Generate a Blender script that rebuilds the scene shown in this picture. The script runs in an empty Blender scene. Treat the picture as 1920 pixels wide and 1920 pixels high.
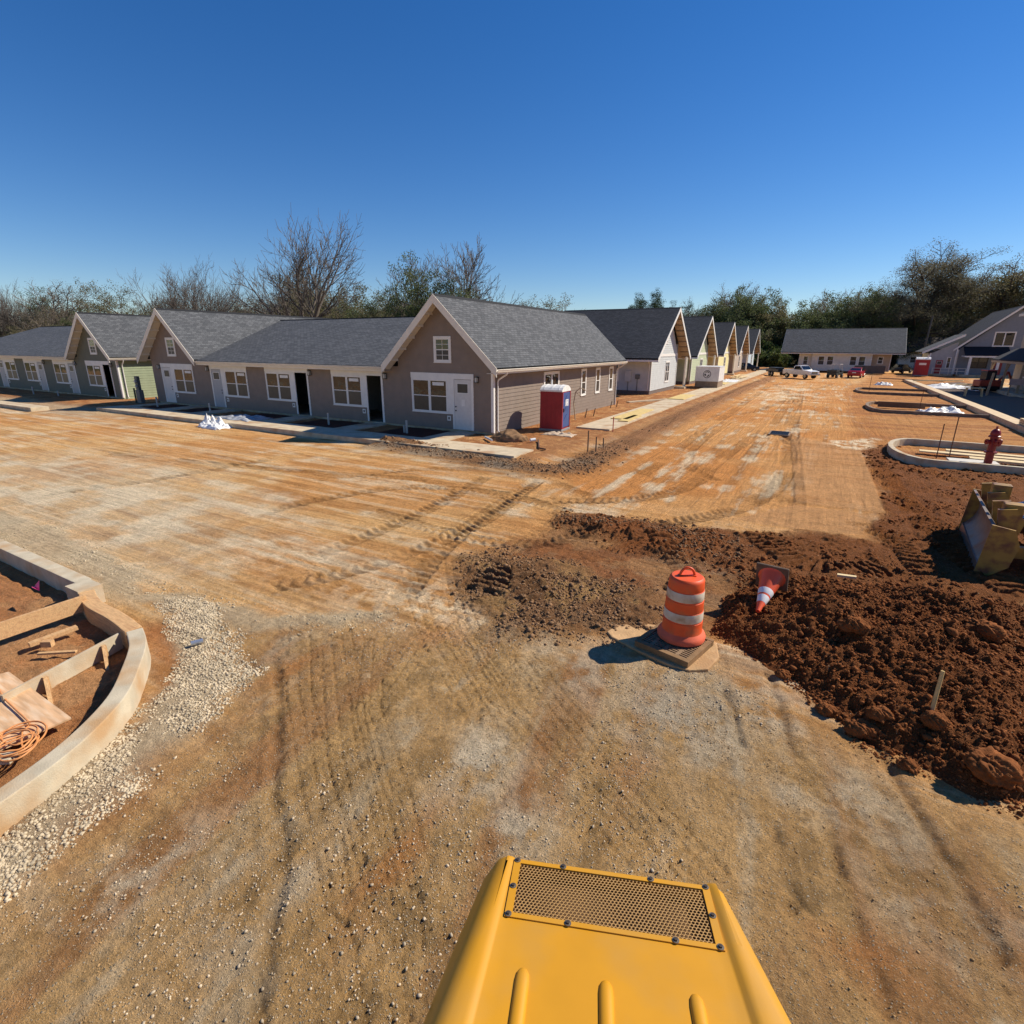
import bpy, math, random
import numpy as np
from mathutils import Vector, Matrix
S = bpy.context.scene
R = math.radians
rnd = random.Random(7)
rng = np.random.default_rng(11)

# ------------------------------------------------------------------ camera, sky, sun, exposure
CAM_H = 4.0                                   # eye height above the building slabs (machine seat)
FPX, PITCH, YAW, ROLL = 1005.0, 0.29983, 0.51595, 0.00564
_u = np.array([0, 0, 1.0]); _f0 = np.array([-math.sin(YAW), math.cos(YAW), 0]); _r0 = np.array([math.cos(YAW), math.sin(YAW), 0])
FWD = _f0 * math.cos(PITCH) - _u * math.sin(PITCH)
_up = _u * math.cos(PITCH) + _f0 * math.sin(PITCH)
RGT = _r0 * math.cos(ROLL) + _up * math.sin(ROLL)
UPV = _up * math.cos(ROLL) - _r0 * math.sin(ROLL)
cd = bpy.data.cameras.new('camera'); cam = bpy.data.objects.new('camera', cd); S.collection.objects.link(cam)
M = Matrix.Identity(4)
for i in range(3):
    M[i][0], M[i][1], M[i][2] = RGT[i], UPV[i], -FWD[i]
M[2][3] = CAM_H
cam.matrix_world = M
cd.sensor_width = 36; cd.lens = FPX / 1920 * 36; cd.clip_start = 0.05; cd.clip_end = 3000
S.camera = cam

SUN_AZ, SUN_EL = R(45), R(41.5)               # azimuth from +Y (street direction) towards +X
w = bpy.data.worlds.new('World'); S.world = w; w.use_nodes = True
nt = w.node_tree; bg = nt.nodes['Background']
sky = nt.nodes.new('ShaderNodeTexSky'); sky.sky_type = 'NISHITA'; sky.sun_disc = False
sky.sun_elevation = SUN_EL; sky.sun_rotation = SUN_AZ
sky.altitude = 50; sky.air_density = 1.0; sky.dust_density = 0.0; sky.ozone_density = 3.5
hs = nt.nodes.new('ShaderNodeHueSaturation'); hs.inputs['Saturation'].default_value = 1.32; hs.inputs['Hue'].default_value = .506
tn = nt.nodes.new('ShaderNodeVectorMath'); tn.operation = 'MULTIPLY'; tn.inputs[1].default_value = (.88, .91, 1.0)
nt.links.new(sky.outputs[0], hs.inputs['Color']); nt.links.new(hs.outputs[0], tn.inputs[0]); nt.links.new(tn.outputs[0], bg.inputs[0]); bg.inputs[1].default_value = 0.086
sl = bpy.data.lights.new('sun', 'SUN'); sun = bpy.data.objects.new('sun', sl); S.collection.objects.link(sun)
sl.energy = 5.0; sl.angle = R(0.5); sl.color = (1, .915, .77)
sd = Vector((math.sin(SUN_AZ) * math.cos(SUN_EL), math.cos(SUN_AZ) * math.cos(SUN_EL), math.sin(SUN_EL)))
sun.rotation_euler = sd.to_track_quat('Z', 'Y').to_euler()
S.view_settings.view_transform = 'Standard'; S.view_settings.look = 'None'
S.view_settings.exposure = 0.37; S.view_settings.gamma = 1

GZ = -0.28                                    # road level; 0 is the level of the house slabs
def ray(px, py):
    return FWD + RGT * (px - 960) / FPX - UPV * (py - 960) / FPX
def G(px, py, z=GZ):                          # survey: photo pixel -> point on the level z
    d = ray(px, py); t = (z - CAM_H) / d[2]; return (d[0] * t, d[1] * t)
def AY(px, py, y):                            # survey: photo pixel -> point on the vertical plane Y = y
    d = ray(px, py); t = y / d[1]; return (d[0] * t, y, CAM_H + d[2] * t)

# ------------------------------------------------------------------ helpers
def link(o, parent=None):
    S.collection.objects.link(o)
    if parent is not None: o.parent = parent
    return o
def tag(o, label=None, cat=None, group=None, kind=None):
    if label: o['label'] = label
    if cat: o['category'] = cat
    if group: o['group'] = group
    if kind: o['kind'] = kind
    return o
def thing(name, label, cat, loc=(0, 0, 0), rz=0.0, group=None):
    o = bpy.data.objects.new(name, None); link(o); o.location = loc; o.rotation_euler = (0, 0, rz); o.empty_display_size = .2
    return tag(o, label, cat, group)
def copy_tree(o, parent=None):
    c = o.copy(); S.collection.objects.link(c)
    if parent is not None: c.parent = parent
    for ch in list(o.children): copy_tree(ch, c)
    return c
class MB:
    def __init__(s): s.v = []; s.f = []; s.uv = []; s.has_uv = False
    def face(s, pts, uv=None):
        n = len(s.v); s.v += [tuple(p) for p in pts]; s.f.append(tuple(range(n, n + len(pts))))
        if uv: s.has_uv = True
        s.uv += uv if uv else [(0, 0)] * len(pts)
        return s
    def box(s, x0, x1, y0, y1, z0, z1):
        return s.hexa([(x0, y0, z0), (x1, y0, z0), (x1, y1, z0), (x0, y1, z0), (x0, y0, z1), (x1, y0, z1), (x1, y1, z1), (x0, y1, z1)])
    def hexa(s, c):
        n = len(s.v); s.v += [tuple(p) for p in c]
        for f in ((0, 3, 2, 1), (4, 5, 6, 7), (0, 1, 5, 4), (1, 2, 6, 5), (2, 3, 7, 6), (3, 0, 4, 7)):
            s.f.append(tuple(n + i for i in f)); s.uv += [(0, 0)] * 4
        return s
    def fb(s, fr, u0, u1, d0, d1, z0, z1):    # box in a wall frame: along the wall, out of it, up
        P = lambda u, d, z: fp(fr, u, d, z)
        return s.hexa([P(u0, d1, z0), P(u1, d1, z0), P(u1, d0, z0), P(u0, d0, z0), P(u0, d1, z1), P(u1, d1, z1), P(u1, d0, z1), P(u0, d0, z1)])
    def bar(s, a, b, w, h, up=(0, 0, 1)):
        a = Vector(a); b = Vector(b); d = (b - a).normalized(); upv = Vector(up)
        if abs(d.dot(upv)) > .98: upv = Vector((0, 1, 0))
        sd_ = d.cross(upv).normalized() * w / 2; u_ = sd_.cross(d).normalized() * h / 2
        return s.hexa([a - sd_ - u_, a + sd_ - u_, b + sd_ - u_, b - sd_ - u_, a - sd_ + u_, a + sd_ + u_, b + sd_ + u_, b - sd_ + u_])
    def tube(s, pts, rad, n=8, cap=True):
        pts = [Vector(p) for p in pts]; m = len(pts)
        if not hasattr(rad, '__len__'): rad = [rad] * m
        base = len(s.v); t0 = (pts[1] - pts[0]).normalized()
        ref = Vector((0, 0, 1)) if abs(t0.z) < .9 else Vector((1, 0, 0))
        x = t0.cross(ref).normalized()
        for i, p in enumerate(pts):
            t = (pts[min(i + 1, m - 1)] - pts[max(i - 1, 0)]).normalized()
            x = (x - t * x.dot(t))
            x = x.normalized() if x.length > 1e-6 else t.orthogonal().normalized()
            y = t.cross(x)
            for k in range(n):
                a = 2 * math.pi * k / n; s.v.append(tuple(p + (x * math.cos(a) + y * math.sin(a)) * rad[i]))
        for i in range(m - 1):
            for k in range(n):
                k2 = (k + 1) % n; s.f.append((base + i * n + k, base + i * n + k2, base + (i + 1) * n + k2, base + (i + 1) * n + k)); s.uv += [(0, 0)] * 4
        if cap:
            s.f.append(tuple(base + k for k in reversed(range(n)))); s.uv += [(0, 0)] * n
            s.f.append(tuple(base + (m - 1) * n + k for k in range(n))); s.uv += [(0, 0)] * n
        return s
    def lathe(s, prof, n=20, c=(0, 0)):
        base = len(s.v)
        for r, z in prof:
            for k in range(n):
                a = 2 * math.pi * k / n; s.v.append((c[0] + r * math.cos(a), c[1] + r * math.sin(a), z))
        for i in range(len(prof) - 1):
            for k in range(n):
                k2 = (k + 1) % n; s.f.append((base + i * n + k, base + i * n + k2, base + (i + 1) * n + k2, base + (i + 1) * n + k)); s.uv += [(0, 0)] * 4
        return s
    def prism(s, poly, axis, a, b):           # polygon extruded along an axis; poly in the other two coordinates
        def P(p, t): return {'x': (t, p[0], p[1]), 'y': (p[0], t, p[1]), 'z': (p[0], p[1], t)}[axis]
        n = len(s.v); m = len(poly)
        s.v += [P(p, a) for p in poly] + [P(p, b) for p in poly]
        s.f.append(tuple(n + i for i in reversed(range(m)))); s.f.append(tuple(n + m + i for i in range(m))); s.uv += [(0, 0)] * (2 * m)
        for i in range(m):
            j = (i + 1) % m; s.f.append((n + i, n + j, n + m + j, n + m + i)); s.uv += [(0, 0)] * 4
        return s
    def slab(s, a, b, c, d, t):               # a-b eave, c-d ridge; uv in metres on the top face
        a, b, c, d = map(Vector, (a, b, c, d)); nrm = (b - a).cross(d - a).normalized()
        if nrm.z < 0: nrm = -nrm
        L = (b - a).length; dirv = (b - a).normalized()
        def uv(p): q = p - a; u = q.dot(dirv); return (u, (q - dirv * u).length)
        o = -nrm * t
        s.face([a, b, c, d], [uv(p) for p in (a, b, c, d)])
        lo = [p + o for p in (a, b, c, d)]; hi = [a, b, c, d]
        s.face([lo[3], lo[2], lo[1], lo[0]], [(0, 0)] * 4)
        for i in range(4):
            j = (i + 1) % 4; s.face([hi[i], lo[i], lo[j], hi[j]], [(0, 0)] * 4)
        return s
    def build(s, name, m, parent=None, smooth=None, bevel=0.0, weld=False):
        me = bpy.data.meshes.new(name); me.from_pydata(s.v, [], s.f)
        if s.has_uv:
            l = me.uv_layers.new(name='UVMap'); l.data.foreach_set('uv', np.array(s.uv, dtype=np.float32).ravel())
        me.materials.append(m)
        o = bpy.data.objects.new(name, me); link(o, parent)
        import bmesh
        b = bmesh.new(); b.from_mesh(me)
        if weld or bevel: bmesh.ops.remove_doubles(b, verts=b.verts, dist=1e-4)
        bmesh.ops.recalc_face_normals(b, faces=b.faces)
        if bevel: bmesh.ops.bevel(b, geom=list(b.edges), offset=bevel, segments=2, affect='EDGES', profile=.6, clamp_overlap=True)
        b.to_mesh(me); b.free()
        if smooth is not None:
            me.shade_smooth(); me.set_sharp_from_angle(angle=R(smooth))
        return o
def fp(fr, u, d, z):
    ox, oy, ux, uy = fr[:4]; return (ox + ux * u + uy * d, oy + uy * u - ux * d, z)
def npmesh(name, v, f, m, parent=None, smooth=False):
    me = bpy.data.meshes.new(name); v = np.asarray(v, dtype=np.float32); f = np.asarray(f, dtype=np.int32); k = f.shape[1]
    me.vertices.add(len(v)); me.vertices.foreach_set('co', v.ravel())
    me.loops.add(f.size); me.loops.foreach_set('vertex_index', f.ravel())
    me.polygons.add(len(f)); me.polygons.foreach_set('loop_start', np.arange(0, f.size, k, dtype=np.int32))
    me.update(calc_edges=True)
    if smooth: me.polygons.foreach_set('use_smooth', np.ones(len(f), dtype=bool))
    me.materials.append(m); o = bpy.data.objects.new(name, me); link(o, parent); return o

# ------------------------------------------------------------------ materials
MATS = {}
def mat(name, col, rough=.6, metal=0.0, var=.12, scale=6.0, bump=0.0, bscale=40.0, spec=.4, col2=None, detail=4, stretch=None, coords='Object', v2=None):
    if name in MATS: return MATS[name]
    m = bpy.data.materials.new(name); m.use_nodes = True; t = m.node_tree; N = t.nodes; L = t.links
    b = N['Principled BSDF']; b.inputs['Roughness'].default_value = rough; b.inputs['Metallic'].default_value = metal
    b.inputs['Specular IOR Level'].default_value = spec
    tc = N.new('ShaderNodeTexCoord'); co = tc.outputs[coords]
    if stretch:
        mp = N.new('ShaderNodeMapping'); mp.inputs['Scale'].default_value = stretch; L.new(co, mp.inputs[0]); co = mp.outputs[0]
    nz = N.new('ShaderNodeTexNoise'); nz.inputs['Scale'].default_value = scale; nz.inputs['Detail'].default_value = detail; L.new(co, nz.inputs['Vector'])
    mx = N.new('ShaderNodeMix'); mx.data_type = 'RGBA'
    c2 = col2 if col2 else tuple(min(1, c * (1 + var)) for c in col); c1 = col if col2 else tuple(c * (1 - var) for c in col)
    rp = N.new('ShaderNodeMapRange'); rp.inputs[1].default_value = .3; rp.inputs[2].default_value = .7
    L.new(nz.outputs['Fac'], rp.inputs[0]); L.new(rp.outputs[0], mx.inputs[0])
    mx.inputs[6].default_value = (*c1, 1); mx.inputs[7].default_value = (*c2, 1); out = mx.outputs[2]
    if v2:                                     # a second, larger blotch layer (dirt, wear)
        n2 = N.new('ShaderNodeTexNoise'); n2.inputs['Scale'].default_value = v2[1]; n2.inputs['Detail'].default_value = 6; L.new(co, n2.inputs['Vector'])
        r2 = N.new('ShaderNodeMapRange'); r2.inputs[1].default_value = v2[2]; r2.inputs[2].default_value = v2[3]; L.new(n2.outputs['Fac'], r2.inputs[0])
        m2 = N.new('ShaderNodeMix'); m2.data_type = 'RGBA'; L.new(r2.outputs[0], m2.inputs[0]); L.new(out, m2.inputs[6]); m2.inputs[7].default_value = (*v2[0], 1); out = m2.outputs[2]
    L.new(out, b.inputs['Base Color'])
    if bump:
        bn = N.new('ShaderNodeTexNoise'); bn.inputs['Scale'].default_value = bscale; bn.inputs['Detail'].default_value = 5; L.new(co, bn.inputs['Vector'])
        bp = N.new('ShaderNodeBump'); bp.inputs['Strength'].default_value = bump; bp.inputs['Distance'].default_value = .02
        L.new(bn.outputs['Fac'], bp.inputs['Height']); L.new(bp.outputs[0], b.inputs['Normal'])
    MATS[name] = m; return m
def shingle(name, c1, c2):
    m = bpy.data.materials.new(name); m.use_nodes = True; t = m.node_tree; N = t.nodes; L = t.links; b = N['Principled BSDF']
    b.inputs['Roughness'].default_value = .85; b.inputs['Specular IOR Level'].default_value = .25
    tc = N.new('ShaderNodeTexCoord')
    br = N.new('ShaderNodeTexBrick'); br.offset = .37; br.inputs['Scale'].default_value = 1; br.inputs['Brick Width'].default_value = .32; br.inputs['Row Height'].default_value = .145
    br.inputs['Mortar Size'].default_value = .012; br.inputs['Color1'].default_value = (*c1, 1); br.inputs['Color2'].default_value = (*c2, 1); br.inputs['Mortar'].default_value = tuple(c * .45 for c in c1) + (1,); br.inputs['Bias'].default_value = -.15
    L.new(tc.outputs['UV'], br.inputs['Vector'])
    nz = N.new('ShaderNodeTexNoise'); nz.inputs['Scale'].default_value = .5; nz.inputs['Detail'].default_value = 8; nz.inputs['Roughness'].default_value = .7; L.new(tc.outputs['UV'], nz.inputs['Vector'])
    rp = N.new('ShaderNodeMapRange'); rp.inputs[1].default_value = .3; rp.inputs[2].default_value = .7; rp.inputs[3].default_value = .88; rp.inputs[4].default_value = 1.12; L.new(nz.outputs['Fac'], rp.inputs[0])
    vm = N.new('ShaderNodeVectorMath'); vm.operation = 'SCALE'; L.new(br.outputs['Color'], vm.inputs[0]); L.new(rp.outputs[0], vm.inputs['Scale']); L.new(vm.outputs[0], b.inputs['Base Color'])
    bp = N.new('ShaderNodeBump'); bp.inputs['Strength'].default_value = .6; bp.inputs['Distance'].default_value = .012
    bw = N.new('ShaderNodeRGBToBW'); L.new(br.outputs['Color'], bw.inputs[0]); L.new(bw.outputs[0], bp.inputs['Height']); L.new(bp.outputs[0], b.inputs['Normal'])
    MATS[name] = m; return m
def glassy(name, col, ior=1.7, rough=.03):
    m = mat(name, col, rough, 0, .2, 1.5); m.node_tree.nodes['Principled BSDF'].inputs['IOR'].default_value = ior
    b = m.node_tree.nodes['Principled BSDF']; b.inputs['Specular IOR Level'].default_value = .5; N = m.node_tree.nodes; tc = N.new('ShaderNodeTexCoord'); n = N.new('ShaderNodeTexNoise'); n.inputs['Scale'].default_value = 1.3; n.inputs['Detail'].default_value = 1; m.node_tree.links.new(tc.outputs['Object'], n.inputs['Vector']); bp = N.new('ShaderNodeBump'); bp.inputs['Strength'].default_value = .35; bp.inputs['Distance'].default_value = .05; m.node_tree.links.new(n.outputs['Fac'], bp.inputs['Height']); m.node_tree.links.new(bp.outputs[0], b.inputs['Normal']); return m
ROOF = shingle('shingle_grey', (.072, .076, .083), (.132, .136, .144)); ROOFD = shingle('shingle_dark', (.040, .043, .050), (.072, .075, .084))
WHITE = mat('white_trim', (.74, .72, .68), .5, var=.05, scale=3)
CREAM = mat('cream_trim', (.72, .66, .56), .55, var=.06, scale=3)
GLASS = glassy('window_glass', (.014, .017, .02), 1.55); SCREEN = mat('insect_screen', (.036, .029, .025), .4, var=.25, scale=4, spec=.5)
DOORG = mat('door_grey', (.36, .37, .39), .45, var=.05); DOORW = mat('door_white', (.62, .6, .57), .45, var=.05)
BLACK = mat('black_metal', (.012, .012, .013), .35); DARKIN = mat('dark_interior', (.30, .28, .25), .9)
CONC = mat('concrete', (.54, .44, .30), .85, var=.14, scale=3, bump=.25, bscale=60, v2=((.40, .24, .13), 1.1, .5, .72))
CONCG = mat('concrete_grey', (.50, .43, .31), .85, var=.14, scale=4, bump=.25, bscale=60, v2=((.44, .27, .13), 1.7, .44, .70))
WOOD = mat('raw_lumber', (.56, .34, .16), .75, var=.2, scale=9, stretch=(1, 7, 7), bump=.15, v2=((.42, .22, .10), 3, .5, .75))
WOODL = mat('pale_lumber', (.68, .52, .28), .75, var=.14, scale=8, bump=.1)
SOFFIT = mat('soffit_wood', (.38, .27, .17), .8, var=.15, scale=5)
BRICKB = mat('foundation', (.16, .12, .10), .9, var=.2, scale=10)
# ------------------------------------------------------------------ the ground
def vnoise(x, y, seed):
    xi = np.floor(x).astype(np.int64); yi = np.floor(y).astype(np.int64); fx = x - xi; fy = y - yi
    fx = fx * fx * (3 - 2 * fx); fy = fy * fy * (3 - 2 * fy)
    def h(a, b):
        n = (a * 374761393 + b * 668265263 + seed * 982451653) & 0xFFFFFFFF
        n = ((n ^ (n >> 13)) * 1274126177) & 0xFFFFFFFF
        return ((n ^ (n >> 16)) & 0xFFFF) / 65535.0
    a = h(xi, yi); b = h(xi + 1, yi); c = h(xi, yi + 1); d = h(xi + 1, yi + 1)
    return a + (b - a) * fx + (c - a) * fy + (a - b - c + d) * fx * fy
def fbm(x, y, sc, seed, octv=4, gain=.5):
    s = 0; a = 1; t = 0; f = sc
    for i in range(octv):
        s = s + a * vnoise(x * f + 17.3 * i, y * f - 9.1 * i, seed + i); t += a; a *= gain; f *= 2.03
    return s / t                                # 0..1
def sstep(a, b, x):
    t = np.clip((x - a) / (b - a), 0, 1); return t * t * (3 - 2 * t)
def sdist(x, y, poly):                          # signed distance, negative inside
    d = np.full(x.shape, 1e9); inside = np.zeros(x.shape, bool); n = len(poly)
    for i in range(n):
        x0, y0 = poly[i]; x1, y1 = poly[(i + 1) % n]; ex, ey = x1 - x0, y1 - y0
        t = np.clip(((x - x0) * ex + (y - y0) * ey) / (ex * ex + ey * ey + 1e-12), 0, 1)
        d = np.minimum(d, np.hypot(x - x0 - ex * t, y - y0 - ey * t))
        c = ((y0 > y) != (y1 > y)) & (x < ex * (y - y0) / (ey + 1e-12) + x0); inside ^= c
    return np.where(inside, -d, d)
def region(x, y, poly, soft, jit=0):            # soft mask of a polygon, 1 inside
    P = np.array(poly); m = soft * 2 + 1
    sel = (x > P[:, 0].min() - m) & (x < P[:, 0].max() + m) & (y > P[:, 1].min() - m) & (y < P[:, 1].max() + m)
    o = np.zeros(x.shape); xs, ys = x[sel], y[sel]
    d = sdist(xs, ys, poly)
    if jit: d = d + (fbm(xs, ys, 1.3, 77, 4, .6) - .5) * jit * 2
    o[sel] = 1 - sstep(-soft, soft, d); return o
def path(x, y, pts, w):                         # along-length s, lateral t inside w of a polyline
    P = np.array(pts); sel = (x > P[:, 0].min() - w) & (x < P[:, 0].max() + w) & (y > P[:, 1].min() - w) & (y < P[:, 1].max() + w)
    xs, ys = x[sel], y[sel]; best = np.full(xs.shape, 1e9); S_ = np.zeros(xs.shape); T = np.full(xs.shape, 1e9); acc = 0
    for (x0, y0), (x1, y1) in zip(pts[:-1], pts[1:]):
        ex, ey = x1 - x0, y1 - y0; L = math.hypot(ex, ey)
        u = ((xs - x0) * ex + (ys - y0) * ey) / (L * L); uc = np.clip(u, 0, 1)
        d = np.hypot(xs - x0 - ex * uc, ys - y0 - ey * uc); k = d < best
        best[k] = d[k]; S_[k] = acc + uc[k] * L; T[k] = (((xs - x0) * ey - (ys - y0) * ex) / L)[k]; acc += L
    T[(best > np.abs(T) + .02)] = 1e9
    return sel, S_, T
def PG(*px): return [G(*p) for p in px]
def smoothline(pts, n=8):
    P = [np.array(p, float) for p in pts]; P = [P[0]] + P + [P[-1]]; out = []
    for i in range(1, len(P) - 2):
        for k in range(n):
            t = k / n; a, b, c, d = P[i - 1], P[i], P[i + 1], P[i + 2]
            out.append(tuple(.5 * (2 * b + (c - a) * t + (2 * a - 5 * b + 4 * c - d) * t * t + (3 * b - a - 3 * c + d) * t ** 3)))
    out.append(tuple(P[-2])); return out

TAN = np.array([.60, .350, .142]); ORANGE = np.array([.50, .215, .062]); OLIVE = np.array([.49, .295, .118]); PALE = np.array([.68, .55, .37])
GRAV = np.array([.53, .42, .27]); DARK = np.array([.205, .070, .021]); RED = np.array([.36, .145, .052]); GREY = np.array([.36, .30, .22]); MUD = np.array([.25, .125, .058])
GRASS = np.array([.10, .11, .035])
PAD = [(-9.1, 17.9), (-8.6, 26), (-8.7, 130), (-30, 300), (-330, 300), (-330, 19.0), (-42, 18.4), (-10.1, 17.9)]
ISLAND = [(-16, 3.75), (-10.6, 3.75), (-9.7, 3.45), (-8.8, 3.4), (-8.05, 3.25), (-7.45, 2.95), (-6.6, 2.35), (-6.15, 1.75), (-5.85, 1.0), (-5.75, -3), (-16, -3)]
BANK = smoothline([(-17, 18.05), (-13, 17.55), (-9.6, 17.0), (-7.6, 17.6), (-7.55, 22), (-7.7, 39), (-7.5, 60), (-7, 90)])
REDZONE = PG((1612, 845), (1662, 962), (1612, 1004), (1500, 990), (1400, 1000), (1240, 985), (1060, 962), (1045, 985), (1130, 1010), (1200, 1035), (1330, 1070), (1420, 1110), (1560, 1120), (1920, 1160), (1990, 1000), (1960, 872), (1700, 866), (1665, 835))
PATCH = PG((890, 1050), (940, 1040), (1060, 1060), (1130, 1090), (1210, 1110), (1240, 1160), (1225, 1190), (1150, 1190), (1010, 1190), (930, 1180), (885, 1130))
CHURN = PG((885, 1060), (960, 1030), (1040, 985), (1060, 962), (1240, 985), (1390, 1008), (1450, 1080), (1380, 1110), (1340, 1180), (1245, 1195), (1150, 1200), (1010, 1195), (930, 1185), (885, 1135))
RIDGEB = PG((1045, 975), (1130, 965), (1240, 985), (1380, 1010), (1360, 1060), (1240, 1040), (1130, 1010))
GRAVB = PG((300, 1120), (380, 1130), (415, 1185), (455, 1270), (400, 1330), (370, 1365), (300, 1430), (190, 1520), (50, 1640), (0, 1680), (-200, 1760), (-200, 1600), (0, 1575), (120, 1480), (235, 1380), (330, 1300), (370, 1230), (330, 1180))
GRAVC = PG((-60, 945), (60, 975), (200, 1050), (330, 1112), (460, 1150), (620, 1160), (760, 1155), (760, 1172), (600, 1180), (440, 1175), (330, 1150), (180, 1098), (60, 1050), (-60, 1000))
PALEL = PG((-300, 880), (120, 850), (330, 880), (420, 960), (400, 1040), (300, 1090), (150, 1080), (0, 1010), (-300, 960))
NEARB = PG((440, 1180), (860, 1180), (900, 1160), (1000, 1220), (1200, 1260), (1340, 1260), (1500, 1380), (1920, 1560), (2400, 2100), (900, 2600), (-600, 2400), (-300, 1850), (100, 1680), (300, 1500), (440, 1380), (480, 1280))
SMOOTH = PG((1482, 815), (1612, 845), (1660, 962), (1490, 942))
SMOOTH2 = PG((1490, 946), (1650, 965), (1612, 1003), (1440, 985), (1380, 972), (1440, 955))
BAYS = PG((1610, 845), (1590, 730), (1640, 700), (1800, 700), (1930, 800), (2200, 900), (1960, 870), (1690, 870))
DUST = PG((1560, 826), (1640, 822), (1636, 838), (1600, 843), (1550, 838))
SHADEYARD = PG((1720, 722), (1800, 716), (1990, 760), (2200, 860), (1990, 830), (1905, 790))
BED = [[(-19.0, 19.45), (-15.95, 19.45), (-15.95, 21.95), (-19.0, 21.95)], [(-25.2, 19.45), (-21.75, 19.45), (-21.75, 21.95), (-25.2, 21.95)], [(-30.6, 19.45), (-27.4, 19.45), (-27.4, 21.95), (-30.6, 21.95)],
       [(-36.5, 19.45), (-34.2, 19.45), (-34.2, 21.95), (-36.5, 21.95)], [(-41.0, 19.45), (-38.0, 19.45), (-38.0, 21.95), (-41.0, 21.95)]]
TR_NEAR = [  # chunky block-tread wheel tracks near the machine
    (PG((560, 1180), (560, 1300), (590, 1450), (640, 1650), (690, 1920)), .62), (PG((700, 1200), (690, 1330), (740, 1500), (790, 1700), (800, 1920)), .5),
    (PG((850, 1170), (930, 1300), (1080, 1470), (1230, 1640), (1400, 1850)), .62), (PG((840, 1000), (850, 1080), (880, 1180), (960, 1290)), .5), (PG((620, 1190), (640, 1400), (700, 1700)), .7), (PG((980, 1230), (1130, 1420), (1330, 1640)), .6), (PG((760, 1060), (800, 1180), (900, 1350)), .6), (PG((480, 1000), (640, 1090), (830, 1130), (960, 1190)), .6), (PG((1130, 900), (1010, 1000), (900, 1100), (800, 1190), (700, 1330)), .6)]
TR_RUT = [PG((1340, 1210), (1375, 1330), (1420, 1480), (1440, 1580), (1500, 1700)), PG((1450, 1270), (1490, 1400), (1560, 1560), (1640, 1760), (1680, 1900)), PG((520, 1230), (510, 1500), (500, 1920)), PG((1600, 1330), (1760, 1560), (1900, 1800))]
TR_BAR = [(smoothline(PG((1420, 1000), (1480, 1045), (1570, 1068), (1660, 1065))), .75, .21), (PG((1230, 1010), (1290, 1075), (1270, 1110)), .6, .2), (smoothline(PG((1640, 870), (1700, 940), (1790, 1030), (1900, 1110))), .75, .24), (PG((1600, 975), (1680, 1010), (1740, 1080)), .65, .22),
          (PG((1135, 1015), (1180, 1030)), .8, .15), (PG((1760, 1110), (1920, 1150)), .6, .16), (smoothline(PG((1700, 880), (1790, 900), (1920, 960))), .6, .2), (PG((905, 1110), (960, 1070), (1010, 1130)), .8, .22)]
TR_FAR = [  # long wheel tracks on the packed road
    (smoothline(PG((1470, 815), (1478, 850), (1470, 890), (1430, 930), (1360, 960), (1230, 985))), .7), (smoothline(PG((1440, 800), (1350, 860), (1300, 905), (1200, 935), (1040, 940))), .7),
    (smoothline(PG((1010, 900), (930, 960), (860, 1000), (700, 1060), (520, 1100))), .6), (smoothline(PG((910, 895), (850, 930), (760, 975), (600, 1040))), .6), (PG((1120, 870), (1280, 780), (1420, 715)), .7), (PG((1200, 890), (1330, 800), (1440, 725)), .7),
    (PG((1480, 940), (1482, 800), (1500, 730)), .9), (smoothline(PG((1100, 930), (980, 890), (800, 880), (600, 900))), .6), (smoothline(PG((1060, 960), (930, 925), (760, 915), (560, 945), (380, 1000))), .6), (smoothline(PG((1340, 900), (1290, 870), (1310, 830), (1370, 790))), .5), (smoothline(PG((1120, 990), (1020, 1020), (880, 1010), (700, 960))), .6), (smoothline(PG((740, 1150), (800, 1060), (900, 970), (1030, 890))), .6), (PG((560, 850), (300, 900), (60, 930)), .6), (PG((800, 900), (500, 880), (200, 850)), .6), (smoothline(PG((1400, 860), (1460, 780), (1480, 740), (1440, 715))), .6), (smoothline(PG((1330, 780), (1420, 770), (1500, 740), (1560, 720))), .6)]

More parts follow.
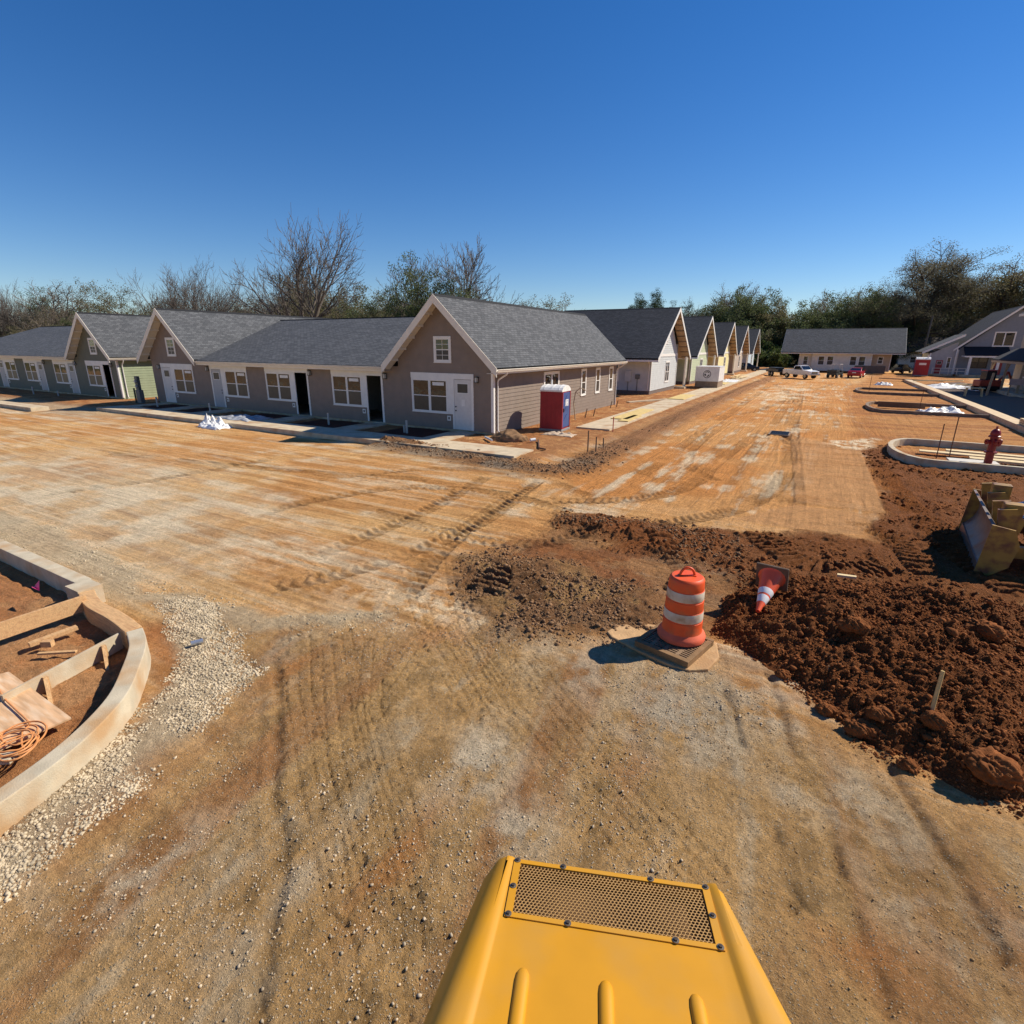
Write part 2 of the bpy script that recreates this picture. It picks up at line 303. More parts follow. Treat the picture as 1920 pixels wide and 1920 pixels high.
def ground(x, y, full=True):
    z = np.full(x.shape, GZ) + (fbm(x, y, .12, 3, 3) - .5) * .10 * sstep(6, 25, np.hypot(x, y)) * (1 - sstep(60, 120, np.hypot(x, y)) * .3)
    jx = x + (fbm(x, y, .7, 21, 3) - .5) * .8; jy = y + (fbm(x, y, .7, 22, 3) - .5) * .8
    pad = region(jx * .3 + x * .7, jy * .3 + y * .7, PAD, .45); z = z + pad * .16
    isl = region(x, y, ISLAND, .12); z = z + isl * .0
    redz = region(jx, jy, REDZONE, .35, .25); patch = region(jx, jy, PATCH, .45, .3); ridge = region(jx, jy, RIDGEB, .4, .25)
    churn = region(jx, jy, CHURN, .4, .3); smo = region(x, y, SMOOTH, .05, .03); smo2 = region(x, y, SMOOTH2, .07, .06)
    redz = redz * (1 - smo) * (1 - smo2); z = z + smo * .03
    f1 = fbm(x, y, 1.1, 5, 4); f2 = fbm(x, y, 5.5, 9, 4, .6); f3 = fbm(x, y, 22, 13, 3, .6)
    sel, s_, t_ = path(x, y, BANK, 1.6); bank = np.zeros(x.shape); bank[sel] = np.exp(-(np.minimum(np.abs(t_), 9) / .75) ** 2); bank *= .7 + .6 * fbm(x, y, .5, 33, 3)
    bankw = np.clip(bank * 1.25, 0, 1)
    near = 1 - sstep(8, 22, np.hypot(x, y))
    nb0 = region(jx, jy, NEARB, .55, .4); rough = np.clip(.18 + nb0 * .30 + churn * .55 + redz * .9 + patch * .9 + ridge + bankw * 1.2 + isl * .7 + pad * .45, 0, 1.6)
    strk_g = fbm(x * .2, y * 5.0, 1.0, 74, 4, .65); strk_r = fbm(x * 5.0, y * .22, 1.0, 75, 4, .65); rd0 = sstep(-9.5, -6.5, x) * sstep(11, 16, y)
    z = z + ((strk_g - .5) * (1 - rd0) + (strk_r - .5) * rd0) * .055 * sstep(5, 9, np.hypot(x, y)) * (1 - sstep(70, 100, y)) * (1 - pad)
    z = z + bank * .16 * (.5 + f1) + ridge * .17 * f1 + patch * .10 * (f1 + .2) + redz * (f1 - .5) * .16 + redz * np.abs(f2 - .5) * .10 + (f2 - .5) * (.018 + .085 * rough) + (f3 - .5) * (.006 + .030 * rough) * near
    gb = np.maximum(region(jx, jy, GRAVB, .22, .2), region(jx, jy, GRAVC, .16, .22) * .85); z = z + gb * .05 * f1 + gb * (f3 - .5) * .02
    # wheel and crawler tracks
    wob = (f2 - .5) * .05
    damp = np.zeros(x.shape); tyre = np.zeros(x.shape)
    for pts, wd in TR_NEAR:
        sel, s, t = path(x, y, pts, wd); a = np.abs(t + wob[sel]); m = 1 - sstep(wd * .42, wd * .5, a)
        n = fbm(x[sel], y[sel], 1.7, 41, 3); m = m * sstep(.24, .38, n)
        q = np.abs(np.sin(np.pi * s / .17 + (np.floor(t / .15 + 40) % 2) * np.pi / 2 + wob[sel] * 14)); g = np.abs(np.sin(np.pi * (t / .15 + wob[sel] * 3)))
        lug = np.minimum(sstep(.03, .33, q), sstep(.03, .33, g)) * sstep(.14, .34, fbm(x[sel], y[sel], 4.5, 43, 3)); z[sel] += m * (-.022 + .022 * lug + .016 * (n - .5)); tyre[sel] = np.maximum(tyre[sel], m)
    for pts in TR_RUT:
        sel, s, t = path(x, y, pts, .5); a = np.abs(t + wob[sel] * 2 + (fbm(x[sel], y[sel], .9, 48, 3) - .5) * .35); n = fbm(x[sel], y[sel], 1.3, 47, 3)
        m = np.exp(-(np.minimum(a, 9) / .055) ** 2) * sstep(.30, .5, n); z[sel] += -m * .032 + np.exp(-((np.minimum(a, 9) - .13) / .05) ** 2) * .018 * n; damp[sel] = np.maximum(damp[sel], m * .5)
    for pts, wd, per in TR_BAR:
        sel, s, t = path(x, y, pts, wd); a = np.abs(t + wob[sel]); m = 1 - sstep(wd * .40, wd * .5, a)
        b = .5 + .5 * np.sin(2 * np.pi * s / per + wob[sel] * 25); z[sel] += m * (-.06 + .11 * sstep(.3, .8, b)) * sstep(.2, .42, fbm(x[sel], y[sel], 1.1, 51, 3)); tyre[sel] = np.maximum(tyre[sel], m * .5)
    for pts, wd in TR_FAR:
        sel, s, t = path(x, y, pts, wd); a = np.abs(t + wob[sel] * 1.5); m = 1 - sstep(wd * .38, wd * .5, a)
        m = m * sstep(.3, .5, fbm(x[sel], y[sel], .5, 55, 3))
        b = np.sin(2 * np.pi * s / .24 + np.abs(t) * 14); z[sel] += m * (-.018 + .022 * b * (.4 + 1.2 * f1[sel])) + np.exp(-((np.minimum(a, 9) - wd * .5) / .07) ** 2) * .013; damp[sel] = np.maximum(damp[sel], m * .5)
    if not full: return z
    # ---- colours (soil kinds, dust, gravel; shade painted in for the yard only)
    b1 = fbm(x, y, .22, 61, 5); b2 = fbm(x, y, .9, 63, 5, .6); b3 = fbm(x, y, 3.5, 67, 4, .6)
    strk_x = fbm(x * .12, y * 1.6, 1.0, 71, 5, .6)      # scraped streaks along the houses
    strk_y = fbm(x * 2.2, y * .16, 1.0, 73, 5, .6)      # and along the street
    strk_h = fbm(x * .25, y * 4.5, 1.0, 72, 4, .65); road = sstep(-9.5, -6.5, x) * (1 - sstep(2.5, 4, x)) * sstep(11, 16, y)
    strk = strk_x * (1 - road) + strk_y * road
    def mixc(c, k, m): return c + (k - c) * m[:, None]
    C = np.tile(TAN, (len(x), 1))
    C = mixc(C, ORANGE, np.clip(sstep(.42, .60, b1) * .55 + road * .6, 0, 1))
    C = mixc(C, ORANGE * .62, sstep(.53, .70, strk) * .7)
    C = mixc(C, PALE, np.clip(sstep(.52, .68, strk * .55 + b2 * .45) * .75, 0, 1)); C = mixc(C, ORANGE * .7, (1 - road) * sstep(.54, .68, strk_h) * .5); C = mixc(C, PALE, (1 - road) * sstep(.46, .32, strk_h) * .35)
    C = mixc(C, PALE, region(jx, jy, PALEL, 2.2, 1.5) * (.35 + .6 * sstep(.4, .6, b2)))
    C = mixc(C, PALE, np.exp(-((x + 4.5) ** 2 / 7 + (y - 6.5) ** 2 / 1.2)) * sstep(.4, .6, b3) * .8)
    # far left lane next to the houses is greyer
    C = mixc(C, GREY * .9, sstep(-30, -45, x) * sstep(14, 17, y) * .6)
    nb = region(jx, jy, NEARB, .55, .4)
    ca, sa = math.cos(R(-9)), math.sin(R(-9)); ac, al = x * ca - y * sa, x * sa + y * ca           # across and along the travel of the machines
    s1 = fbm(ac * 1.5, al * .22, 1.0, 201, 5, .62); s2 = fbm(ac * 3.2, al * .4, 1.0, 203, 5, .65); s3 = fbm(ac * .9, al * .3, 1.0, 207, 5, .6)
    C = mixc(C, OLIVE * 1.1, nb * (.8 + .2 * b2))
    C = mixc(C, np.array([.40, .21, .085]), nb * sstep(.50, .66, s1 * .8 + b2 * .2) * .8)
    C = mixc(C, np.array([.42, .335, .22]), nb * sstep(.54, .70, s3 * .7 + b3 * .3) * .65)
    C = mixc(C, PALE * .85, nb * sstep(.56, .70, s2 * .7 + b3 * .3) * .55); C = mixc(C, OLIVE * .62, nb * sstep(.42, .30, s2 * .6 + b3 * .4) * .6)
    C = mixc(C, np.array([.42, .19, .07]), nb * sstep(.57, .68, s1 * .5 + fbm(ac, al * .5, 1.0, 89, 4) * .5) * .6)
    for (px_, py_, rx_, ry_, k_, amt) in ((1260, 1340, .75, 1.0, 'g', .75), (1080, 1260, .6, .6, 'g', .6), (900, 1430, .45, .7, 'p', .8), (1450, 1330, .5, .6, 'g', .7), (960, 1560, .35, .4, 'p', .7), (250, 1640, .35, .6, 'p', .75), (480, 1700, .3, .7, 'g', .5), (740, 1620, .22, .7, 'r', .85), (1180, 1440, .35, .35, 'r', .5), (1640, 1800, .4, .3, 'r', .7), (830, 1190, .5, .5, 'r', .5), (520, 1260, .35, .6, 'r', .6), (1560, 1500, .6, .5, 'p', .5), (1750, 1700, .5, .4, 'g', .6)):
        cx_, cy_ = G(px_, py_); m_ = np.exp(-(((x - cx_) / rx_) ** 2 + ((y - cy_) / ry_) ** 2)) * sstep(.36, .58, b3 * .6 + s2 * .4) * amt
        C = mixc(C, {'g': np.array([.50, .41, .29]), 'p': np.array([.60, .49, .34]), 'r': np.array([.44, .19, .06])}[k_], np.clip(m_ * 1.3, 0, 1))
    C = mixc(C, OLIVE * .8, tyre * nb * .35 * sstep(.4, .6, b2))
    bay = region(jx, jy, BAYS, .8, .5); C = mixc(C, ORANGE * .85, bay * .8); C = mixc(C, RED * .9, bay * sstep(.5, .62, strk_x) * .8)
    C = mixc(C, np.array([.49, .255, .105]), np.maximum(smo, smo2) * .85); C = mixc(C, ORANGE * .75, np.maximum(smo, smo2) * sstep(.55, .7, strk_x) * .5)
    C = mixc(C, PALE, region(jx, jy, DUST, .4, .4) * sstep(.35, .55, b3))
    C = mixc(C, PALE, np.exp(-((x + 3) ** 2 / 8 + (y - 62) ** 2 / 120)) * sstep(.4, .6, b2) * .8)
    C = mixc(C, DARK * 1.15, redz * (.88 + .12 * b2)); C = mixc(C, RED * .75, redz * sstep(.54, .68, b1 * .35 + b2 * .65) * .65)
    C = mixc(C, MUD * 1.25, churn * (.45 + .5 * b2)); C = mixc(C, DARK * 1.4, churn * sstep(.5, .62, b2) * .7); C = mixc(C, MUD * .9, patch * (.6 + .4 * b2)); C = mixc(C, DARK * 1.3, ridge * .85); C = mixc(C, OLIVE * 1.2, patch * sstep(.5, .62, b2) * .6)
    C = mixc(C, np.array([.40, .185, .075]), pad * .95); C = mixc(C, RED, pad * sstep(.48, .6, b2) * .8); C = mixc(C, TAN, pad * sstep(.58, .7, b3) * .6)
    C = mixc(C, MUD * 1.15, bankw * .9); C = mixc(C, np.array([.34, .16, .07]), bankw * sstep(19, 24, y) * .8); C = mixc(C, GREY * .7, bankw * (1 - sstep(17.5, 21, y)) * sstep(.4, .6, b2) * .7)
    C = mixc(C, np.array([.56, .245, .095]), isl * .95); C = mixc(C, np.array([.64, .35, .16]), isl * sstep(.5, .62, b2) * .7)
    reddish = np.exp(-((sdist(x, y, [(-8.5, 3.7), (-7.0, 3.5), (-6.2, 2.6), (-5.6, 1.6), (-5.6, .9), (-8, 2)])) / .35) ** 2) * (1 - isl); C = mixc(C, RED, np.clip(reddish, 0, 1) * .85)
    C = mixc(C, GRAV, gb * (.72 + .28 * b3))
    for bd in BED: C = mixc(C, np.array([.11, .045, .03]), region(x, y, bd, .1, .05))
    yard = region(jx, jy, SHADEYARD, .6, .4); C = mixc(C, np.array([.10, .09, .085]), yard * .9)  # tall house's shadow painted into the yard colour
    far = sstep(132, 150, y) + sstep(46, 52, y) * (1 - sstep(-34, -28, x)); far = np.clip(far + sstep(95, 120, -x), 0, 1)
    C = mixc(C, GRASS, far * (.6 + .4 * b2))
    C = C * (1 - .45 * damp)[:, None] * (.78 + .44 * b3)[:, None]
    peb = np.clip(nb * .95 + gb * 1.0 + region(jx, jy, PALEL, 2, 1) * .5 + patch * .3 + .12 + bankw * .3, 0, 1) * (1 - pad * .6)
    return z, C, peb, np.clip(rough, 0, 1)

def axis(lo, hi, step, gl, gh, far_lo, far_hi):
    c = list(np.arange(lo, hi, step)); s = step; v = hi
    while v < far_hi: c.append(v); s *= gh; v += s
    c.append(far_hi); s = step; v = lo - step; pre = []
    while v > far_lo: pre.append(v); s *= gl; v -= s
    pre.append(far_lo); return np.array(pre[::-1] + c)
ax = axis(-5.4, 3.2, .0185, 1.0125, 1.0135, -700, 500); ay = axis(1.0, 13.0, .020, 1.06, 1.012, -40, 900)
XX, YY = np.meshgrid(ax, ay); nx, ny = len(ax), len(ay); xf, yf = XX.ravel(), YY.ravel()
zf, Cf, pebf, rghf = ground(xf, yf)
idx = np.arange(nx * ny).reshape(ny, nx)
quads = np.stack([idx[:-1, :-1], idx[:-1, 1:], idx[1:, 1:], idx[1:, :-1]], -1).reshape(-1, 4)

def soil_mat():
    m = bpy.data.materials.new('bare_soil'); m.use_nodes = True; t = m.node_tree; N = t.nodes; L = t.links; b = N['Principled BSDF']
    b.inputs['Roughness'].default_value = .95; b.inputs['Specular IOR Level'].default_value = .12
    A = N.new('ShaderNodeAttribute'); A.attribute_name = 'Col'; Pb = N.new('ShaderNodeAttribute'); Pb.attribute_name = 'peb'; Rg = N.new('ShaderNodeAttribute'); Rg.attribute_name = 'rgh'
    tc = N.new('ShaderNodeTexCoord'); o = tc.outputs['Object']
    def noise(s, d=4, r=.6):
        n = N.new('ShaderNodeTexNoise'); n.inputs['Scale'].default_value = s; n.inputs['Detail'].default_value = d; n.inputs['Roughness'].default_value = r; L.new(o, n.inputs['Vector']); return n.outputs['Fac']
    def rng_(v, a, b_, c, d):
        r = N.new('ShaderNodeMapRange'); r.inputs[1].default_value = a; r.inputs[2].default_value = b_; r.inputs[3].default_value = c; r.inputs[4].default_value = d; L.new(v, r.inputs[0]); return r.outputs[0]
    def math_(op, a, b_=None):
        n = N.new('ShaderNodeMath'); n.operation = op
        for i, q in enumerate((a, b_)):
            if q is None: continue
            if isinstance(q, (int, float)): n.inputs[i].default_value = q
            else: L.new(q, n.inputs[i])
        return n.outputs[0]
    n4 = noise(30, 7, .78); n1 = noise(11, 5, .65); n2 = noise(70, 4, .7); n3 = noise(240, 2, .6)
    fac = math_('MULTIPLY', rng_(n4, .3, .7, .80, 1.2), math_('MULTIPLY', math_('MULTIPLY', rng_(n1, .3, .7, .80, 1.2), rng_(n2, .3, .7, .82, 1.18)), rng_(n3, .3, .7, .9, 1.1)))  # soil colour also darkened in the bump's lows, painting crevice shade
    sc = N.new('ShaderNodeVectorMath'); sc.operation = 'SCALE'; L.new(A.outputs['Color'], sc.inputs[0]); L.new(fac, sc.inputs['Scale'])
    col = sc.outputs[0]; hts = []
    for scale, thr, tint, k in ((38, .30, (.50, .43, .32), .9), (95, .34, (.47, .38, .27), .8)):   # embedded stones of two sizes
        v = N.new('ShaderNodeTexVoronoi'); v.inputs['Scale'].default_value = scale; L.new(o, v.inputs['Vector'])
        sep = N.new('ShaderNodeSeparateColor'); L.new(v.outputs['Color'], sep.inputs[0])
        has = math_('LESS_THAN', sep.outputs[0], math_('MULTIPLY', Pb.outputs['Fac'], .62))
        rad = math_('MULTIPLY', rng_(sep.outputs[1], 0, 1, .5, 1.0), thr)
        ins = math_('MULTIPLY', math_('SUBTRACT', 1.0, rng_(math_('SUBTRACT', v.outputs['Distance'], rad), -.06, .05, 0, 1)), has)
        mx = N.new('ShaderNodeMix'); mx.data_type = 'RGBA'; L.new(math_('MULTIPLY', ins, k), mx.inputs[0]); L.new(col, mx.inputs[6])
        tn = N.new('ShaderNodeVectorMath'); tn.operation = 'SCALE'; tn.inputs[0].default_value = tint; L.new(rng_(sep.outputs[2], 0, 1, .55, 1.3), tn.inputs['Scale']); L.new(tn.outputs[0], mx.inputs[7]); col = mx.outputs[2]
        hts.append(math_('MULTIPLY', ins, .45 * 38 / scale))
    L.new(col, b.inputs['Base Color'])
    h = math_('ADD', math_('MULTIPLY', n1, 1.0), math_('MULTIPLY', n2, .55)); h = math_('ADD', h, math_('MULTIPLY', n3, .16)); h = math_('ADD', h, math_('MULTIPLY', n4, 1.3))
    h = math_('MULTIPLY', h, rng_(Rg.outputs['Fac'], 0, 1, .55, 1.5))
    for q in hts: h = math_('ADD', h, q)
    bp = N.new('ShaderNodeBump'); bp.inputs['Strength'].default_value = 1.0; bp.inputs['Distance'].default_value = .042; L.new(h, bp.inputs['Height']); L.new(bp.outputs[0], b.inputs['Normal'])
    return m
SOIL = soil_mat()
def paint(o, C, peb, rgh):
    me = o.data; a = me.color_attributes.new('Col', 'FLOAT_COLOR', 'POINT'); a.data.foreach_set('color', np.concatenate([C, np.ones((len(C), 1))], 1).astype(np.float32).ravel())
    for n, q in (('peb', peb), ('rgh', rgh)):
        t = me.attributes.new(n, 'FLOAT', 'POINT'); t.data.foreach_set('value', q.astype(np.float32))
gr = npmesh('ground', np.stack([xf, yf, zf], 1), quads, SOIL, smooth=True); gr['kind'] = 'structure'; paint(gr, Cf, pebf, rghf)
def gz(x, y):
    i = np.clip(np.searchsorted(ax, x) - 1, 0, nx - 2); j = np.clip(np.searchsorted(ay, y) - 1, 0, ny - 2)
    Z = zf.reshape(ny, nx); u = (x - ax[i]) / (ax[i + 1] - ax[i]); v = (y - ay[j]) / (ay[j + 1] - ay[j])
    return Z[j, i] * (1 - u) * (1 - v) + Z[j, i + 1] * u * (1 - v) + Z[j + 1, i] * (1 - u) * v + Z[j + 1, i + 1] * u * v

# dark heap of dug soil beside the barrel
MOUND = PG((1335, 1190), (1350, 1140), (1400, 1095), (1450, 1080), (1560, 1100), (1700, 1110), (1920, 1150), (2050, 1200), (2100, 1480), (1960, 1520), (1820, 1490), (1700, 1425), (1640, 1395), (1560, 1335), (1470, 1275), (1390, 1225))
mx_ = np.arange(-1.6, 5.2, .022); my_ = np.arange(4.6, 13.6, .022)
MX, MY = np.meshgrid(mx_, my_); mxf, myf = MX.ravel(), MY.ravel()
def mound_h(x, y):
    d = sdist(x + (fbm(x, y, 1.5, 101, 3) - .5) * .5, y + (fbm(x, y, 1.5, 103, 3) - .5) * .5, MOUND)
    h = sstep(.10, -1.9, d) * .40 + sstep(.06, -.35, d) * .14
    r = fbm(x, y, 1.6, 105, 5, .55) - .45
    cl = np.abs(fbm(x, y, 4.2, 107, 4, .6) - .5) * 2; ck = fbm(x, y, 13, 109, 3, .75) - .5
    h = h * (1 + r * .9) + sstep(.05, -.3, d) * ((.35 - cl) * .16 + ck * .075)
    return np.where(d > .12, -.08, h - .02)
mz = mound_h(mxf, myf); base_m = gz(mxf, myf)
idm = np.arange(len(mx_) * len(my_)).reshape(len(my_), len(mx_)); qm = np.stack([idm[:-1, :-1], idm[:-1, 1:], idm[1:, 1:], idm[1:, :-1]], -1).reshape(-1, 4)
keep = (mz[qm] > -.07).any(1); qm = qm[keep]; used = np.unique(qm); rem = np.full(len(mz), -1); rem[used] = np.arange(len(used))
Cm = DARK[None] * (.85 + .5 * fbm(mxf, myf, 2.5, 111, 4))[:, None]; rd = sstep(.5, .7, fbm(mxf, myf, 1.1, 113, 4)); Cm = Cm + (np.array([.22, .085, .03]) - Cm) * (rd * .6)[:, None]
mo = npmesh('soil_heap', np.stack([mxf, myf, base_m + mz], 1)[used], rem[qm], SOIL, smooth=True)
paint(mo, Cm[used], np.full(len(used), .10), np.full(len(used), 1.0)); tag(mo, 'dark reddish brown heap of freshly dug soil behind the fallen cone', 'soil heap')
def topz(x, y):
    x = np.asarray(x, float); y = np.asarray(y, float); g = gz(x, y)
    return g + np.maximum(mound_h(x, y), 0) * ((x > -1.6) & (x < 5.2) & (y > 4.6) & (y < 13.6))

# loose stones and clods
def ico(sub):
    import bmesh
    b = bmesh.new(); bmesh.ops.create_icosphere(b, subdivisions=sub, radius=1); v = np.array([q.co[:] for q in b.verts]); b.verts.ensure_lookup_table(); b.verts.index_update(); f = np.array([[q.index for q in p.verts] for p in b.faces]); b.free(); return v, f
def scatter(name, pos, size, m, sub=1, flat=.7, jag=.28, smooth=False):
    v, f = ico(sub); n = len(pos); k = len(v)
    rot = rng.uniform(0, 2 * np.pi, n); c, s = np.cos(rot)[:, None], np.sin(rot)[:, None]
    sx, sy, sz = (rng.uniform(.7, 1.25, (n, 1)) for _ in range(3))
    V = np.repeat(v[None], n, 0) * (1 + rng.uniform(-jag, jag, (n, k)))[:, :, None]
    x, y, zz = V[..., 0] * sx, V[..., 1] * sy, V[..., 2] * sz * flat
    out = np.stack([x * c - y * s, x * s + y * c, zz], -1) * size[:, None, None] + pos[:, None, :]
    F = (f[None] + (np.arange(n) * k)[:, None, None]).reshape(-1, 3)
    return npmesh(name, out.reshape(-1, 3), F, m, smooth=smooth)
def sample(poly, n, soft=.0):
    P = np.array(poly); out = []
    while sum(map(len, out)) < n:
        q = np.stack([rng.uniform(P[:, 0].min() - soft, P[:, 0].max() + soft, n * 3), rng.uniform(P[:, 1].min() - soft, P[:, 1].max() + soft, n * 3)], 1)
        d = sdist(q[:, 0], q[:, 1], poly) + (fbm(q[:, 0], q[:, 1], 1.8, 121, 3) - .5) * .5; out.append(q[(d < rng.uniform(-.02, soft + 1e-6, len(d)))])
    return np.concatenate(out)[:n]
def put(q, size, sink=.35): return np.stack([q[:, 0], q[:, 1], topz(q[:, 0], q[:, 1]) + size * sink], 1)
STONE = mat('limestone_gravel', (.47, .38, .255), .9, var=.3, scale=5, bump=.2); STONEB = mat('brown_pebbles', (.44, .35, .24), .9, var=.4, scale=6)
CLOD = mat('dark_clods', (.205, .073, .024), .95, var=.35, scale=5, bump=.4, bscale=70, spec=.1); CLODB = mat('brown_clods', (.24, .14, .075), .95, var=.35, scale=5, bump=.4, bscale=70, spec=.1)
q = sample(GRAVB, 22000, .22); q = q[fbm(q[:, 0], q[:, 1], 1.6, 141, 4) + rng.uniform(-.12, .12, len(q)) > .33]; q = q[(q[:, 1] > .2) & (q[:, 0] > -9.5)]; sz = np.minimum(rng.gamma(1.5, .0046, len(q)) + .003, .021)
tag(scatter('gravel', put(q, sz, .1), sz, STONE, 1, .7, .34), kind='stuff')
q = sample(GRAVC, 5000, .45); q = q[fbm(q[:, 0], q[:, 1], 1.3, 143, 4) > .47]; q = q[q[:, 0] > -16]; sz = np.minimum(rng.gamma(1.4, .004, len(q)) + .004, .022)
tag(scatter('gravel', put(q, sz, .1), sz, STONE, 1, .7, .34), kind='stuff')
q = sample(NEARB, 26000, .3); q = q[(q[:, 1] > .5) & (np.hypot(q[:, 0], q[:, 1]) < 11) & (fbm(q[:, 0], q[:, 1], .8, 83, 4) > .55)]; sz = np.minimum(rng.gamma(1.5, .0022, len(q)) + .0025, .016)
tag(scatter('pebbles', put(q, sz), sz, STONEB, 1), kind='stuff')
CRUMB = mat('soil_crumbs', (.37, .235, .11), .95, var=.4, scale=4, spec=.1)
q = sample(NEARB, 45000, .5); q = q[(q[:, 1] > .5) & (np.hypot(q[:, 0], q[:, 1]) < 10.5) & (fbm(q[:, 0], q[:, 1], 1.1, 151, 4) + rng.uniform(-.15, .15, len(q)) > .50)]; sz = np.minimum(rng.gamma(1.0, .0016, len(q)) + .0025, .012)
tag(scatter('soil_crumbs', put(q, sz, .15), sz, CRUMB, 1, .75, .35), kind='stuff')
q = sample(MOUND, 40000, .16); sz = np.minimum(rng.gamma(.8, .0065, len(q)) + .0035, .055)
tag(scatter('soil_clods', put(q, sz, .25), sz, CLOD, 1, .85, .38), kind='stuff')
q = np.concatenate([sample(PATCH, 6500, .5), sample(RIDGEB, 5000, .45)]); q = q[fbm(q[:, 0], q[:, 1], 1.4, 131, 4) > .45]; sz = np.minimum(rng.gamma(1.1, .0075, len(q)) + .005, .045)
tag(scatter('soil_clods', put(q, sz, .25), sz, CLODB, 1, .8, .22), kind='stuff')
q = sample(REDZONE, 11000, .35); q = q[fbm(q[:, 0], q[:, 1], .9, 133, 4) > .47]; q = q[(sdist(q[:, 0], q[:, 1], SMOOTH) > .05) & (sdist(q[:, 0], q[:, 1], SMOOTH2) > .05)]; sz = np.minimum(rng.gamma(1.0, .011, len(q)) + .006, .07)
tag(scatter('soil_clods', put(q, sz, .25), sz, CLOD, 1, .8, .22), kind='stuff')
bp_ = np.array(BANK); k = rng.integers(0, len(bp_) - 1, 7000); u = rng.uniform(0, 1, (7000, 1)); q = bp_[k] * (1 - u) + bp_[k + 1] * u + rng.normal(0, .42, (7000, 2)); q = q[(q[:, 1] < 24) | (rng.uniform(0, 1, len(q)) < .10)]
sz = np.minimum(rng.gamma(1.0, .012, len(q)) + .006, .07); tag(scatter('mud_lumps', put(q, sz, .2), sz, CLODB, 1, .75, .25), kind='stuff')
# ------------------------------------------------------------------ building kit
def cut(iv, holes):
    out = [iv]
    for a, b in holes:
        nw = []
        for x0, x1 in out:
            if b <= x0 or a >= x1: nw.append((x0, x1)); continue
            if a > x0: nw.append((x0, a))
            if b < x1: nw.append((b, x1))
        out = nw
    return out
def siding(mb, fr, L, z0, top, holes=(), board=.19, lip=.022):
    """lap siding on the wall frame fr; top = [(u, z), ...] is the wall's convex upper outline"""
    zm = max(z for _, z in top)
    def span(z):
        us = []
        for (a, za), (b, zb) in zip(top[:-1], top[1:]):
            if za >= z: us.append(a)
            if zb >= z: us.append(b)
            if (za - z) * (zb - z) < 0: us.append(a + (b - a) * (z - za) / (zb - za))
        return (min(us), max(us)) if us else None
    z = z0
    while z < zm - .01:
        zt = min(z + board, zm); s0 = span(z + 1e-4); s1 = span(zt - 1e-4)
        if s0 is None: break
        if s1 is None: s1 = (sum(s0) / 2,) * 2
        hs = [(a, b) for a, b, za, zb in holes if za - .03 < (z + zt) / 2 < zb]
        for a, b in cut(s0, hs):
            a1 = max(a, s1[0]) if a == s0[0] else a; b1 = min(b, s1[1]) if b == s0[1] else b
            mb.face([fp(fr, a, lip, z), fp(fr, b, lip, z), fp(fr, b1, .002, zt), fp(fr, a1, .002, zt)])
            mb.face([fp(fr, a, .002, z), fp(fr, b, .002, z), fp(fr, b, lip, z), fp(fr, a, lip, z)])
        z = zt
def wall(root, fr, L, z0, top, m, holes=(), board=.19, name='wall'):
    mb = MB(); siding(mb, fr, L, z0, top, holes, board); return mb.build(name, m, root)
def window(root, fr, u0, u1, z0, z1, cols=1, trim=.09, grid=False, m=None, head=None, sticker=0, split=True, name='window'):
    m = m or WHITE; f = MB(); c0, c1, b0, b1 = u0 + trim, u1 - trim, z0 + trim, z1 - trim
    h = head or trim; b1 = z1 - h
    f.fb(fr, u0, c0, 0, .050, z0, z1).fb(fr, c1, u1, 0, .050, z0, z1).fb(fr, c0, c1, 0, .050, z0, b0).fb(fr, c0, c1, 0, .050, b1, z1)
    f.fb(fr, u0 - .02, u1 + .02, .051, .066, z0 + .01, z0 + .04)
    w = (c1 - c0) / cols; panes = []
    for i in range(cols):
        a, b = c0 + i * w, c0 + (i + 1) * w
        if i: f.fb(fr, a - .04, a + .04, 0, .047, b0, b1)
        p0, p1 = a + (.04 if i else 0), b - (.04 if i < cols - 1 else 0); zm = (b0 + b1) / 2
        s = .035
        f.fb(fr, p0, p0 + s, 0, .041, b0, b1).fb(fr, p1 - s, p1, 0, .041, b0, b1).fb(fr, p0 + s, p1 - s, 0, .041, b0, b0 + s).fb(fr, p0 + s, p1 - s, 0, .041, b1 - s, b1)
        if split:
            f.fb(fr, p0 + s, p1 - s, 0, .044, zm - .022, zm + .022); panes += [(p0 + s, p1 - s, b0 + s, zm - .022, SCREEN), (p0 + s, p1 - s, zm + .022, b1 - s, GLASS)]
        else: panes.append((p0 + s, p1 - s, b0 + s, b1 - s, GLASS))
        if grid:
            f.fb(fr, (p0 + p1) / 2 - .01, (p0 + p1) / 2 + .01, .030, .038, b0 + s, b1 - s)
            for zz in ((b0 * .75 + b1 * .25), (b0 * .25 + b1 * .75)): f.fb(fr, p0 + s, p1 - s, .030, .0375, zz - .01, zz + .01)
    o = f.build(name, m, root)
    for a, b, c, d, pm in panes: MB().fb(fr, a, b, .024, .034, c, d).build('pane', pm, o)
    if sticker:
        a, b, c, d, _ = panes[-1]; MB().fb(fr, a + .12, b - .12, .0345, .0355, d - .22, d - .06).build('sticker', WHITE, o)
    return o
